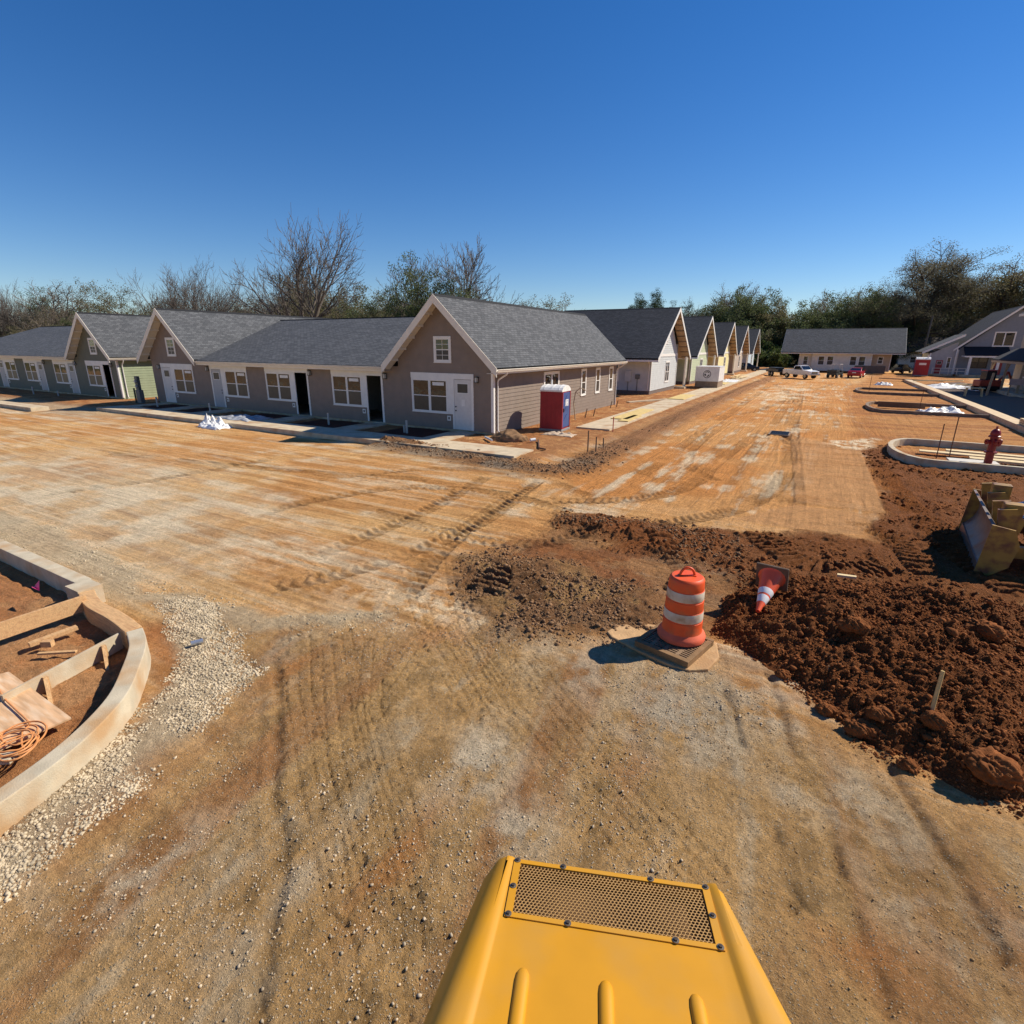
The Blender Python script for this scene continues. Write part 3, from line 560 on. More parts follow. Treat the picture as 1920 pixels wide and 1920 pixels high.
def door(root, fr, u0, u1, z1, m, glass=True, note=False, hinge=1, z0=.02):
    d = MB().fb(fr, u0, u1, .024, .036, z0, z1); o = d.build('door', m, root)
    w = u1 - u0
    if glass:
        g = MB(); a, b, c, e = u0 + w * .2, u1 - w * .2, z1 - .62, z1 - .2
        g.fb(fr, a - .04, a, .036, .046, c - .04, e + .04).fb(fr, b, b + .04, .036, .046, c - .04, e + .04).fb(fr, a, b, .036, .046, c - .04, c).fb(fr, a, b, .036, .046, e, e + .04).build('glazing_frame', WHITE, o)
        MB().fb(fr, a, b, .037, .041, c, e).build('door_glass', SCREEN, o)
    k = u0 + .09 if hinge > 0 else u1 - .09
    for zz in (.95, 1.14):
        p = fp(fr, k, .036, zz); q = fp(fr, k, .08, zz); MB().tube([p, q], [.028, .034], 8).build('knob' if zz < 1 else 'deadbolt', BLACK, o)
    if note: MB().fb(fr, u0 + w * .42, u0 + w * .62, .0365, .0375, 1.18, 1.5).build('paper_notice', WHITE, o)
    return o
def lamp(root, fr, u, z):
    o = MB().fb(fr, u - .06, u + .06, .018, .03, z - .1, z + .14).fb(fr, u - .085, u + .085, .03, .19, z + .12, z + .15).fb(fr, u - .085, u + .085, .03, .19, z - .13, z - .11)
    for a in (-.08, .068):
        for d in (.035, .175): o.fb(fr, u + a, u + a + .012, d, d + .012, z - .11, z + .12)
    b = o.build('wall_lamp', BLACK, root); MB().fb(fr, u - .06, u + .06, .05, .165, z - .1, z + .11).build('lamp_glass', mat('frosted_glass', (.45, .45, .44), .3), b); return b
def downspout(root, fr, u, zt, zb=.05, out=.45, m=None, foot=True):
    P = [fp(fr, u, out, zt), fp(fr, u, out - .02, zt - .12), fp(fr, u, .11, zt - .38), fp(fr, u, .07, zt - .5), fp(fr, u, .07, zb + .15)]
    if foot: P += [fp(fr, u, .10, zb + .04), fp(fr, u, .24, zb)]
    return MB().tube(P, .042, 8).build('downspout', m or WHITE, root, smooth=50)
def gutter(root, a, b, m=None, w=.12, h=.13):
    a = Vector(a); b = Vector(b); d = (b - a).normalized(); n = Vector((d.y, -d.x, 0)); mb = MB()
    prof = [(0, 0), (w * .55, 0), (w * .8, h * .55), (w, h * .8), (w, h), (w - .012, h), (w - .012, h * .82), (.012, .02), (.012, h), (0, h)]
    k = len(prof); v = [tuple(p + n * q[0] + Vector((0, 0, q[1]))) for p in (a, b) for q in prof]
    n0 = len(mb.v); mb.v += v
    for i in range(k):
        j = (i + 1) % k; mb.f.append((n0 + i, n0 + j, n0 + k + j, n0 + k + i)); mb.uv += [(0, 0)] * 4
    mb.f.append(tuple(range(n0, n0 + k))); mb.f.append(tuple(range(n0 + k, n0 + 2 * k))); mb.uv += [(0, 0)] * (2 * k)
    return mb.build('gutter', m or WHITE, root)
def gable_roof(root, ax_, c, half, zr, ze, a, b, m, t=.14, name='roof', cap=True, ridge=None):
    """ridge along axis ax_ ('x'/'y') from a to b at cross position c"""
    P = (lambda q, s, z: (q, s, z)) if ax_ == 'x' else (lambda q, s, z: (s, q, z))
    mb = MB()
    mb.slab(P(a, c - half, ze), P(b, c - half, ze), P(b, c, zr), P(a, c, zr), t)
    mb.slab(P(a, c + half, ze), P(b, c + half, ze), P(b, c, zr), P(a, c, zr), t)
    o = mb.build(name, m, root)
    if cap:
        sl = (zr - ze) / half; r = MB(); wv = .14; e = .012
        r.face([P(a, c - wv, zr - wv * sl + e), P(b, c - wv, zr - wv * sl + e), P(b, c, zr + e), P(a, c, zr + e)]); r.face([P(a, c + wv, zr - wv * sl + e), P(b, c + wv, zr - wv * sl + e), P(b, c, zr + e), P(a, c, zr + e)])
        r.build('ridge_cap', MATS['shingle_dark'], o)
    return o
def rake(root, ax_, q, c, half, zr, ze, m, w=.035, h=.24, drop=.015, side=(-1, 1), name='rake_board'):
    """sloping fascia boards of a gable end at position q along the ridge axis"""
    P = (lambda s, z, d: (q + d, s, z)) if ax_ == 'x' else (lambda s, z, d: (s, q + d, z))
    for sg in side:
        s0, s1 = c + sg * half, c; mb = MB()
        v = [P(s0, ze - drop - h, 0), P(s1, zr - drop - h, 0), P(s1, zr - drop, 0), P(s0, ze - drop, 0), P(s0, ze - drop - h, w), P(s1, zr - drop - h, w), P(s1, zr - drop, w), P(s0, ze - drop, w)]
        mb.hexa([v[0], v[1], v[2], v[3], v[4], v[5], v[6], v[7]]); mb.build(name, m, root)
RAFT = mat('rafter_wood', (.22, .16, .10), .8)
def tone(name, c, **k): return mat(name, c, .7, var=.07, scale=2.5, spec=.25, bump=.08, bscale=90, **k)
TAUPE = tone('taupe_siding', (.235, .185, .150)); SAGE_SHADED = tone('shaded_sage_siding', (.155, .155, .115)); SAGE_LIT = tone('lit_sage_siding', (.27, .31, .20))  # sage siding in two copies, front darkened as shaded, side brightened as sunlit
BLUEG = tone('pale_blue_siding', (.50, .52, .52)); GREENL = tone('pale_green_siding', (.43, .48, .33)); YELL = tone('pale_yellow_siding', (.70, .63, .33)); TANS = tone('tan_siding', (.42, .35, .29)); BLUEP = tone('light_blue_siding', (.52, .59, .66))
OFFW = tone('off_white_siding', (.72, .67, .57)); SLATE = tone('slate_blue_siding', (.21, .23, .26)); BEIGE = tone('beige_siding', (.47, .38, .28))

# ---- long low row houses on the left: two front gables joined by a lower roof
def unit(root, fr, u, flip, state, note=False):
    """window pair and door under one white head board, 3.8 m wide"""
    W = 3.8; X = (lambda a: u + a) if not flip else (lambda a: u + W - a)
    def bx(mb, a, b, d0, d1, z0, z1): mb.fb(fr, min(X(a), X(b)), max(X(a), X(b)), d0, d1, z0, z1)
    t = MB(); bx(t, -.02, W + .02, 0, .052, 2.46, 2.72); bx(t, 2.30, 2.66, 0, .046, .75, 2.46); bx(t, 2.56, 2.66, 0, .0455, .02, .75); bx(t, 3.68, 3.80, 0, .046, .02, 2.46)
    t.build('door_surround', WHITE, root)
    a, b = sorted((X(0), X(2.30))); window(root, fr, a, b, .74, 2.46, cols=2, sticker=1 if state != 'shut' else 0)
    d0, d1 = sorted((X(2.67), X(3.67)))
    if state == 'open':
        h = d1 - .04 if not flip else d0 + .04; e = .93
        MB().fb((fr[0], fr[1], fr[2], fr[3]), min(h, h + .04 * (1 if not flip else -1)), max(h, h + .04 * (1 if not flip else -1)), -e, 0, .03, 2.40).build('open_door', DOORG, root)
    else: door(root, fr, d0, d1, 2.44, DOORW if state == 'white' else DOORG, True, note, 1 if not flip else -1)
    lu = X(4.02); lamp(root, fr, lu, 2.46)
    mb = MB(); bx(mb, 2.2, 2.42, .018, .03, .42, .66); mb.build('outlet_plate', WHITE, root)
    bx2 = MB(); bx(bx2, 2.27, 2.35, .03, .04, .48, .6); bx2.build('outlet_cover', BLACK, root)
    return (d0, d1, .02, 2.44) if state == 'open' else None
def row_building(name, label, x1, gables, units, wallm, sidem, xl, lastlit=True):
    """x1: right end of the wall; gables: [(centre, half wall, half roof)]; everything relative to the root at (x1, 21.99)"""
    root = thing(name, label, 'house', (x1, 21.99, 0)); L = x1 - xl; fr = (-L, 0, 1, 0); D = 17.4
    holes = [(u, u + .001, 0, 0) for u in ()]
    for u, fl, st, note in units:
        h = unit(root, fr, u - xl, fl, st, note)
        if h: holes.append(h)
    wall(root, fr, L, .0, [(0, 2.98), (L, 2.98)], wallm, holes)
    zr, ze = 6.32, 3.06
    for gi, (c, hw, hr) in enumerate(gables):
        cx = c - x1; sl = (zr - ze) / hr
        g0, g1 = c - hw - xl, c + hw - xl
        wall(root, (-L, 0, 1, 0), L, 2.98, [(g0, ze + (hr - hw) * sl - .22), ((g0 + g1) / 2, zr - .22), (g1, ze + (hr - hw) * sl - .22)], wallm, name='gable_wall')
        gable_roof(root, 'y', cx, hr, zr, ze, -.62, D + .4, ROOF)
        rake(root, 'y', -.655, cx, hr, zr, ze, CREAM, .035, .40)
        # soffit boards with lookout blocks between wall and rake
        so = MB()
        for sg in (-1, 1):
            so.hexa([(cx + sg * (hr - .03), -.6, ze - .25), (cx, -.6, zr - .25), (cx, -.01, zr - .25), (cx + sg * (hr - .03), -.01, ze - .25), (cx + sg * (hr - .03), -.6, ze - .21), (cx, -.6, zr - .21), (cx, -.01, zr - .21), (cx + sg * (hr - .03), -.01, ze - .21)])
            for k in range(1, 6):
                f = k / 6; s_ = cx + sg * hr * (1 - f); zz = ze + (zr - ze) * f - .30
                MB().bar((s_, -.62, zz), (s_, -.02, zz), .09, .11).build('lookout_block', CREAM, root)
        so.build('soffit', CREAM, root)
        window(root, fr, c - xl - .52, c - xl + .52, 3.2, 4.45, 1, .12, grid=True)
    # joining roof, ridge along the row
    c0, c1 = gables[0][0] - x1, gables[-1][0] - x1; yr, zc = 8.9, 5.92
    if len(gables) == 1: c0 = -L
    k0 = c0 + (gables[0][2] - .06 if len(gables) > 1 else 0); mb = MB().slab((k0, -.5, 2.99), (c1 - gables[-1][2] + .06, -.5, 2.99), (c1 - .3, yr, zc), (c0 + (.3 if len(gables) > 1 else 0), yr, zc), .13).slab((c0, D + .4, 3.0), (c1, D + .4, 3.0), (c1, yr, zc), (c0, yr, zc), .13)
    o = mb.build('roof', ROOF, root); MB().box(c0, c1, yr - .12, yr + .12, zc - .03, zc + .02).build('ridge_cap', ROOFD, o)
    e0, e1 = (gables[0][0] + gables[0][2] - x1 - .05 if len(gables) > 1 else -L), gables[-1][0] - gables[-1][2] - x1 + .05
    MB().box(e0, e1, -.5, -.46, 2.72, 2.88).build('fascia', CREAM, root); gutter(root, (e0, -.5, 2.83), (e1, -.5, 2.83), CREAM)
    MB().box(e0, e1, -.46, -.02, 2.74, 2.76).build('soffit', CREAM, root)
    # the sunny side wall
    sf = (0, 0, 0, 1); wall(root, sf, D, -.3, [(0, 2.98), (D, 2.98)], sidem, name='wall')
    wall(root, (-L, D, 0, -1), D, -.3, [(0, 2.98), (D, 2.98)], sidem); wall(root, (0, D, -1, 0), L, -.3, [(0, 2.98), (L, 2.98)], wallm)
    MB().fb(fr, L - .09, L + .03, .02, .045, .02, 2.95).fb(sf, -.03, .09, .02, .046, .0, 2.95).build('corner_trim', WHITE, root)
    er = gables[-1][0] + gables[-1][2] - x1
    MB().box(er - .05, er - .01, -.62, D + .4, ze - .28, ze - .13).build('fascia', CREAM, root); gutter(root, (er - .01, -.64, ze - .2), (er - .01, D + .42, ze - .2), CREAM)
    MB().box(.02, er - .05, -.6, D + .3, ze - .27, ze - .25).build('soffit', CREAM, root)
    downspout(root, sf, .3, ze - .2, .0, er); downspout(root, sf, D - .12, ze - .2, -.25, er)
    MB().box(-L + .05, -.05, .05, D - .05, -.5, -.01).build('foundation', CONCG, root)
    MB().box(-L + .1, -.1, 4.2, 4.3, 0, 2.7).build('partition', DARKIN, root)
    return root
BR = row_building('row_house', 'long taupe row house with two front gables and open dark doorways', -13.53, [(-39.6, 2.9, 3.45), (-16.4, 2.87, 3.45)],
    [(-18.42, False, 'white', True), (-24.18, False, 'open', False), (-29.91, False, 'open', False), (-35.50, True, 'grey', False), (-41.26, True, 'white', False)], TAUPE, TAUPE, -42.4)
sfr = (0, 0, 0, 1)
for y0, y1, z0, z1, c in ((5.3, 7.3, .75, 2.66, 2), (10.62, 11.48, .95, 2.66, 1), (13.15, 13.98, .95, 2.66, 1), (15.75, 16.6, .95, 2.66, 1)): window(BR, sfr, y0, y1, z0, z1, c, .12)
GRN = row_building('row_house', 'sage green row house at the left edge, its side wall painted lighter as if sunlit', -47.3, [(-50.4, 2.9, 3.5)],
    [(-52.1, False, 'open', False), (-57.83, False, 'grey', False), (-63.53, False, 'grey', False), (-69.2, True, 'grey', False), (-75.0, True, 'white', False)], SAGE_SHADED, SAGE_LIT, -82)
# meters on the gap side of the taupe house
ub = thing('utility_meters', 'grey electric meter cabinet at the gap between the two row houses', 'meter box', (-43.2, 21.2, -.12))
MB().box(-.25, .25, -.15, .15, 0, .95).build('cabinet', mat('meter_grey', (.13, .14, .14), .5), ub, bevel=.02); MB().box(-.2, .15, -.1, .1, .95, 1.9).build('meter_panel', mat('meter_grey2', (.09, .10, .10), .5), ub, bevel=.015)
MB().tube([(0, -.12, 1.55), (0, -.22, 1.55)], .09, 12).tube([(.02, -.12, 1.2), (.02, -.22, 1.2)], .08, 12).build('dial', mat('meter_glass', (.4, .42, .42), .2), ub)
MB().tube([(-.7, 0, 0), (-.7, 0, 1.05)], .06, 8).build('conduit', mat('dark_green_post', (.05, .07, .05), .6), ub)

# ---- gabled row along the street
def gabled(label, yc, yl, yr, wm, band=True, meter=False, xw=-13.6, xf=-12.7):
    root = thing('gabled_house', label, 'house', (xw, yc, 0), group='gabled houses along the street'); hr = 6.35; zr, ze = 7.55, 3.08; sl = (zr - ze) / hr
    l0, l1 = yl - yc, yr - yc; L = l1 - l0; fr = (0, l0, 0, 1); D = 11.2; o = .9
    wz = lambda s: zr - .2 - abs(s) * sl
    wall(root, fr, L, .22, [(0, min(3.3, wz(l0))), (L, min(3.3, wz(l1)))], wm)
    wall(root, fr, L, 3.3, [(max(0, -l0 - (zr - .2 - 3.3) / sl), 3.3), (-l0, zr - .2), (min(L, -l0 + (zr - .2 - 3.3) / sl), 3.3)], wm, name='gable_wall')
    if band: MB().fb(fr, -.02, L + .02, .02, .05, 3.16, 3.40).build('band_board', WHITE, root)
    MB().box(-D, -.02, l0 + .02, l1 - .02, -.4, .22).build('foundation', BRICKB, root)
    window(root, fr, L * .52, L * .52 + 1.55, .72, 2.72, 2, .12); window(root, fr, -l0 - .75, -l0 - .05, 4.3, 5.7, 1, .1)
    MB().fb(fr, -.03, .1, .02, .045, .22, 3.1).fb(fr, L - .1, L + .03, .02, .045, .22, 3.1).build('corner_trim', WHITE, root)
    lf = (-D, l0, 1, 0); wall(root, lf, D, .22, [(0, wz(l0) - .05), (D, wz(l0) - .05)], wm)
    window(root, lf, D - 5.0, D - 2.9, .95, 2.75, 2, .12)
    if meter:
        MB().fb(lf, D - 2.3, D - 1.75, .02, .16, 1.0, 1.95).build('meter_panel', wm, root); MB().fb(lf, D - 1.35, D - .95, .02, .12, 1.25, 1.65).build('meter_socket', mat('meter_grey', (.13, .14, .14), .5), root)
        MB().tube([fp(lf, D - 1.15, .07, 1.25), fp(lf, D - 1.15, .07, .1)], .03, 6).tube([fp(lf, D - 2.0, .07, 1.0), fp(lf, D - 2.0, .07, .1)], .025, 6).build('conduit', mat('meter_grey', (.13, .14, .14), .5), root)
    rf = (0, l1, -1, 0); wall(root, rf, D, .22, [(0, wz(l1) - .05), (D, wz(l1) - .05)], wm)
    # recessed porch
    s1 = hr - 1.0; wall(root, (-2.6, l1, 0, 1), s1 - l1, .1, [(0, 2.7), (s1 - l1, 2.7)], wm, name='porch_wall'); window(root, (-2.6, l1, 0, 1), .35, 1.25, .9, 2.5, 1, .1)
    MB().box(-3.2, 1.0, l1 + .05, s1 + .2, -.4, .06).build('porch_slab', CONC, root)
    for s_ in (l1 + .9, s1 + .3): MB().box(.62, .78, s_ - .08, s_ + .08, .0, 3.05).build('porch_post', CREAM, root)
    gable_roof(root, 'x', 0, hr, zr, ze, -D + .3, o, ROOFD); rake(root, 'x', o - .001, 0, hr, zr, ze, WHITE, .035, .34)
    so = MB()
    for sg in (-1, 1):
        so.hexa([(.04, sg * (hr - .05), ze - .22), (.04, 0, zr - .22), (o - .01, 0, zr - .22), (o - .01, sg * (hr - .05), ze - .22), (.04, sg * (hr - .05), ze - .18), (.04, 0, zr - .18), (o - .01, 0, zr - .18), (o - .01, sg * (hr - .05), ze - .18)])
        for k in range(9):
            f = (k + .5) / 9; s_ = sg * hr * (1 - f); zz = ze + (zr - ze) * f - .27; MB().bar((.03, s_, zz), (o - .02, s_, zz), .07, .12).build('rafter_tail', RAFT, root)
    # porch ceiling follows the roof behind the gable wall's right end
    so.hexa([(-2.6, hr - .05, ze - .19), (-2.6, l1 + .02, wz(l1) - .01), (.03, l1 + .02, wz(l1) - .01), (.03, hr - .05, ze - .19), (-2.6, hr - .05, ze - .155), (-2.6, l1 + .02, wz(l1) + .02), (.03, l1 + .02, wz(l1) + .02), (.03, hr - .05, ze - .155)])
    so.build('soffit', SOFFIT, root)
    MB().box(-D + .3, o, -hr - .03, -hr + .01, ze - .3, ze - .14).build('fascia', WHITE, root); MB().box(-D + .3, .6, -hr + .01, l0 - .02, ze - .29, ze - .27).build('eave_soffit', WHITE, root); MB().box(-D + .3, o, hr - .01, hr + .03, ze - .3, ze - .14).build('fascia', WHITE, root)
    downspout(root, lf, D - .15, ze - .1, .2, .5, foot=False)
    return root
gabled('pale blue grey gabled house next to the taupe row house, nearest of its row', 53.9, 48.8, 58.2, BLUEG, meter=True)
gabled('pale green gabled house behind the wrapped white crate', 70.1, 65.2, 74.4, GREENL)
gabled('pale yellow gabled house between the green and the tan ones', 87.6, 82.6, 92.0, YELL)
gabled('tan gabled house between the yellow and the light blue ones', 102.9, 98.2, 107.2, TANS)
gabled('light blue gabled house at the far end of its row', 120.4, 115.6, 124.8, BLUEP)

# ---- white house across the end of the street
wh = thing('long_house', 'long low off white house with a plain grey roof across the end of the street', 'house', (2, 118.4, 0))
wall(wh, (-7, 0, 1, 0), 2.2, 0, [(0, 3.1), (2.2, 3.1)], OFFW); wall(wh, (-4.8, -.6, 1, 0), 9.3, 0, [(0, 3.1), (9.3, 3.1)], OFFW); wall(wh, (4.5, .5, 1, 0), 2.9, 0, [(0, 3.1), (2.9, 3.1)], BEIGE)
wall(wh, (7.4, .5, 0, 1), 10, 0, [(0, 3.1), (5, 6.6), (10, 3.1)], OFFW); wall(wh, (-7, 10.5, 0, -1), 10.5, 0, [(0, 3.1), (5.2, 6.6), (10.5, 3.1)], OFFW)
wall(wh, (4.5, -.6, 0, 1), 1.1, 0, [(0, 3.1), (1.1, 3.1)], OFFW)
for f_, u in (((-4.8, -.6, 1, 0), .95), ((-4.8, -.6, 1, 0), 2.4), ((-4.8, -.6, 1, 0), 6.0), ((-4.8, -.6, 1, 0), 7.35)): window(wh, f_, u, u + 1.15, .95, 2.65, 1, .1)
window(wh, (-7, 0, 1, 0), .7, 1.6, .95, 2.6, 1, .1); window(wh, (4.5, .5, 1, 0), 1.0, 1.9, 1.3, 2.6, 1, .1)
MB().box(4.45, 4.6, -.72, -.6, 0, 3.0).box(7.4, 7.52, .38, .5, 0, 3.0).build('corner_trim', WHITE, wh)
gable_roof(wh, 'x', 5.0, 6.3, 7.55, 3.25, -10.1, 9.3, ROOF); MB().box(-10.1, 9.3, -1.34, -1.3, 2.98, 3.14).build('fascia', CREAM, wh); MB().box(-10, 9.2, -1.3, .5, 3.06, 3.08).build('soffit', CREAM, wh)
rake(wh, 'x', 9.3, 5.0, 6.3, 7.55, 3.25, CREAM); rake(wh, 'x', -10.135, 5.0, 6.3, 7.55, 3.25, CREAM)

# ---- large slate house on the right with a black porch roof
sh = thing('porch_house', 'large slate blue house on the right with a black porch roof and white posts', 'house', (24.6, 115, 0))
zc_, hr_ = 10.4, 7.3; sl_ = (zc_ - 3.95) / hr_
wall(sh, (-6.6, 0, 1, 0), 13.2, 0, [(0, 3.8), (6.6, zc_ - .45), (13.2, 3.8)], SLATE); wall(sh, (-6.6, 18, 0, -1), 18, 0, [(0, 3.8), (18, 3.8)], SLATE)
gable_roof(sh, 'y', 0, hr_, zc_, 3.95, -.6, 18.5, ROOFD); rake(sh, 'y', -.64, 0, hr_, zc_, 3.95, WHITE, .04, .34)
MB().box(-6.62, -6.45, -.06, -.02, 0, 3.8).build('corner_trim', WHITE, sh)
window(sh, (-6.6, 0, 1, 0), 4.1, 6.7, 4.35, 6.6, 2, .14, split=False); window(sh, (-6.6, 0, 1, 0), 1.75, 4.1, 1.0, 2.9, 2, .1, m=BLACK)
MB().slab((-6.0, -2.7, 3.05), (-.4, -2.7, 3.05), (-.4, -.02, 4.36), (-6.0, -.02, 4.36), .1).build('porch_roof', mat('black_shingle', (.012, .013, .018), .9), sh)
MB().box(-5.95, -.45, -2.74, -2.6, 2.72, 2.94).box(-6.0, -5.86, -2.6, -.02, 2.75, 2.95).build('porch_beam', WHITE, sh)
for x in (-5.2, -1.7): MB().box(x - .16, x + .16, -2.72, -2.42, 0, 2.72).build('porch_post', WHITE, sh)
MB().box(-6.2, -.2, -2.8, -.05, -.4, .04).build('porch_slab', CONCG, sh)
rl = MB()
for zz in (.5, .95): rl.box(-9.8, -5.4, -2.6, -2.54, zz, zz + .07)
for k in range(5): rl.box(-9.8 + k * 1.08, -9.72 + k * 1.08, -2.62, -2.52, 0, 1.02)
rl.build('railing', CREAM, sh)
door(sh, (-6.6, 0, 1, 0), 5.0, 5.95, 2.4, mat('red_door', (.30, .02, .025), .4), False)
# lower white wing, front siding greyed to paint in the porch shade
wall(sh, (-10.2, -.4, 1, 0), 3.4, 0, [(0, 3.2), (3.4, 5.1)], tone('shaded_white_siding', (.40, .40, .39))); wall(sh, (-10.2, 8, 0, -1), 8.4, 0, [(0, 3.2), (8.4, 3.2)], OFFW); window(sh, (-10.2, -.4, 1, 0), 2.35, 2.95, .9, 2.7, 1, .08)
MB().slab((-11.4, -1.0, 3.5), (-11.4, 8.5, 3.5), (-6.2, 8.5, 6.3), (-6.2, -1.0, 6.3), .14).build('wing_roof', ROOF, sh)
MB().hexa([(-11.4, -1.03, 3.15), (-6.2, -1.03, 5.95), (-6.2, -1.0, 5.95), (-11.4, -1.0, 3.15), (-11.4, -1.03, 3.48), (-6.2, -1.03, 6.28), (-6.2, -1.0, 6.28), (-11.4, -1.0, 3.48)]).build('rake_board', WHITE, sh)
MB().box(-10.3, -10.12, -1.0, -.85, 0, 3.3).build('porch_post', WHITE, sh); MB().box(-6.9, -6.75, -1.0, -.85, 0, 4.0).build('porch_post', WHITE, sh)
MB().box(-10.3, -6.7, -1, -.42, -.3, .05).build('porch_slab', CONCG, sh)
p_ = fp((-10.2, -.4, 1, 0), .75, .03, 1); door(sh, (-10.2, -.4, 1, 0), 1.0, 1.9, 2.2, mat('red_door', (.30, .02, .025), .4), True)

# ---- tall beige building at the right edge
tb = thing('tall_house', 'tall beige two storey house at the right edge with a dark porch roof', 'house', (17.5, 78.6, 0))
wall(tb, (0, 0, 0, -1), 38, 0, [(0, 7.6), (38, 7.6)], BEIGE); wall(tb, (16, 0, -1, 0), 16, 0, [(0, 7.6), (16, 7.6)], BEIGE); wall(tb, (0, -38, 1, 0), 16, 0, [(0, 7.6), (16, 7.6)], BEIGE)
gable_roof(tb, 'y', 8, 8.7, 12.2, 7.6, -38.5, .5, ROOFD); MB().box(-.72, -.68, -38.5, .5, 7.3, 7.56).build('fascia', CREAM, tb); MB().box(-.68, -.02, -38.4, .45, 7.34, 7.36).build('soffit', CREAM, tb)
rake(tb, 'y', .5, 8, 8.7, 12.2, 7.6, CREAM)
window(tb, (0, 0, 0, -1), 2.4, 4.2, 4.7, 6.5, 2, .12); window(tb, (0, 0, 0, -1), 3.6, 4.5, 1.2, 2.6, 1, .1)
MB().slab((-1.9, -14, 2.95), (-1.9, 1.2, 2.95), (-.02, 1.2, 4.1), (-.02, -14, 4.1), .12).build('porch_roof', mat('black_shingle', (.012, .013, .018), .9), tb)
MB().box(-1.88, -1.74, -14, 1.15, 2.62, 2.83).build('porch_beam', SOFFIT, tb)
for y in (.6, -5.2, -10.8):
    MB().box(-1.9, -1.72, y - .09, y + .09, -.4, 2.62).build('porch_post', SOFFIT, tb); MB().bar((-1.8, y - .1, 1.9), (-1.8, y - .9, 2.6), .1, .1).build('bracket', SOFFIT, tb)
MB().box(-2.1, -.03, -14, 1.2, -.4, .03).build('porch_slab', CONCG, tb)

# ---- low house far behind
lb = thing('far_house', 'low house with a brown roof under the trees behind the slate house', 'house', (20, 146, 0))
wall(lb, (-7, 0, 1, 0), 14, 0, [(0, 3.4), (14, 3.4)], OFFW); wall(lb, (-7, 8, 0, -1), 8, 0, [(0, 3.4), (8, 3.4)], OFFW); gable_roof(lb, 'x', 4, 5, 6.4, 3.3, -8.2, 8, shingle('shingle_brown', (.055, .045, .038), (.09, .075, .06)))
window(lb, (-7, 0, 1, 0), 2, 3.2, 1, 2.4)
# ------------------------------------------------------------------ walks and kerbs
wk = MB().box(-42, -10.0, 17.75, 19.4, -.5, -.05)
for u in (-15.75, -21.5, -27.2, -34.0, -37.8, -41.6): wk.box(u - .05, u + (1.25 if u > -40 else 1), 19.4, 21.96, -.5, -.052)
wo = wk.build('walkway', CONC); wo['kind'] = 'structure'
w2 = MB(); yy = 26.4
while yy < 128: w2.box(-11.1, -9.25, yy, yy + 5.98, -.5, -.05); yy += 6
w2.build('walkway', CONC)['kind'] = 'structure'
def sweep(name, pts, w, z0, z1, m, label=None, cat='kerb', top_in=.0, parent=None):
    n = len(pts); mb = MB(); ring = []
    for i, p in enumerate(pts):
        a = Vector(pts[max(i - 1, 0)]); b = Vector(pts[min(i + 1, n - 1)]); d = (b - a).to_2d().normalized() if len(a) > 2 else (b - a).normalized(); q = Vector((d.y, -d.x)) * w / 2
        ring.append([(p[0] - q.x, p[1] - q.y, z0), (p[0] + q.x, p[1] + q.y, z0), (p[0] + q.x * (1 - top_in), p[1] + q.y * (1 - top_in), z1), (p[0] - q.x * (1 - top_in), p[1] - q.y * (1 - top_in), z1)])
    for r0, r1 in zip(ring[:-1], ring[1:]):
        for k in range(4): mb.face([r0[k], r0[(k + 1) % 4], r1[(k + 1) % 4], r1[k]])
    mb.face(ring[0]); mb.face(ring[-1]); o = mb.build(name, m, parent, weld=True, bevel=.012)
    if label: tag(o, label, cat)
    return o
P2 = lambda *a: [Vector(p) for p in a]
KA = P2((-60, 3.86), (-30, 3.84), (-14.4, 3.82), (-10.75, 3.78)); sweep('concrete_kerb', KA, .24, -.5, .04, CONCG, 'straight pale concrete kerb at the left edge running to the curved one')
KB = [Vector(p) for p in smoothline([(-10.3, 3.62), (-9.7, 3.46), (-8.9, 3.42), (-8.25, 3.34)], 6)]; sweep('wooden_kerb_form', KB, .22, -.5, .02, WOOD, 'curved wooden form closing the gap between two concrete kerbs', 'form board')
MB().box(-10.75, -10.3, 3.5, 3.86, -.5, .05).build('concrete_kerb', CONCG)
tag(bpy.context.scene.objects['concrete_kerb.001'], 'short square concrete kerb end where the straight kerb meets the wooden form', 'kerb')
KC = [Vector(p) for p in smoothline([(-8.2, 3.33), (-7.75, 3.15), (-7.25, 2.82), (-6.72, 2.4), (-6.32, 1.86), (-6.08, 1.3), (-5.93, .6), (-5.85, -.4), (-5.85, -2)], 7)]
sweep('concrete_kerb', KC, .22, -.5, .03, CONCG, 'curved concrete kerb beside the white gravel band in the left foreground', top_in=.08)
def board(name, label, a, b, w=.04, h=.24, m=None, cat='board', up=(0, 0, 1), group=None):
    return tag(MB().bar(a, b, w, h, up).build(name, m or WOOD, bevel=.004, weld=True), label, cat, group)
board('form_board', 'thick orange form board leaning into the corner of the concrete kerb', (-9.95, 1.55, -.02), (-9.92, 3.46, -.02), .05, .26)
board('form_board', 'pale grey form board with braces meeting the curved kerb', (-8.02, 1.75, -.16), (-8.42, 3.22, -.16), .04, .25, CONCG)
fb_ = thing('form_brace', 'wooden stake and kicker bracing the pale form board near the curved kerb', 'brace', (-8.28, 2.95, -.2)); MB().bar((0, 0, -.2), (0, 0, .14), .05, .05).build('stake', WOOD, fb_); MB().bar((0, 0, .1), (.28, -.12, -.12), .04, .09).build('kicker', WOOD, fb_)
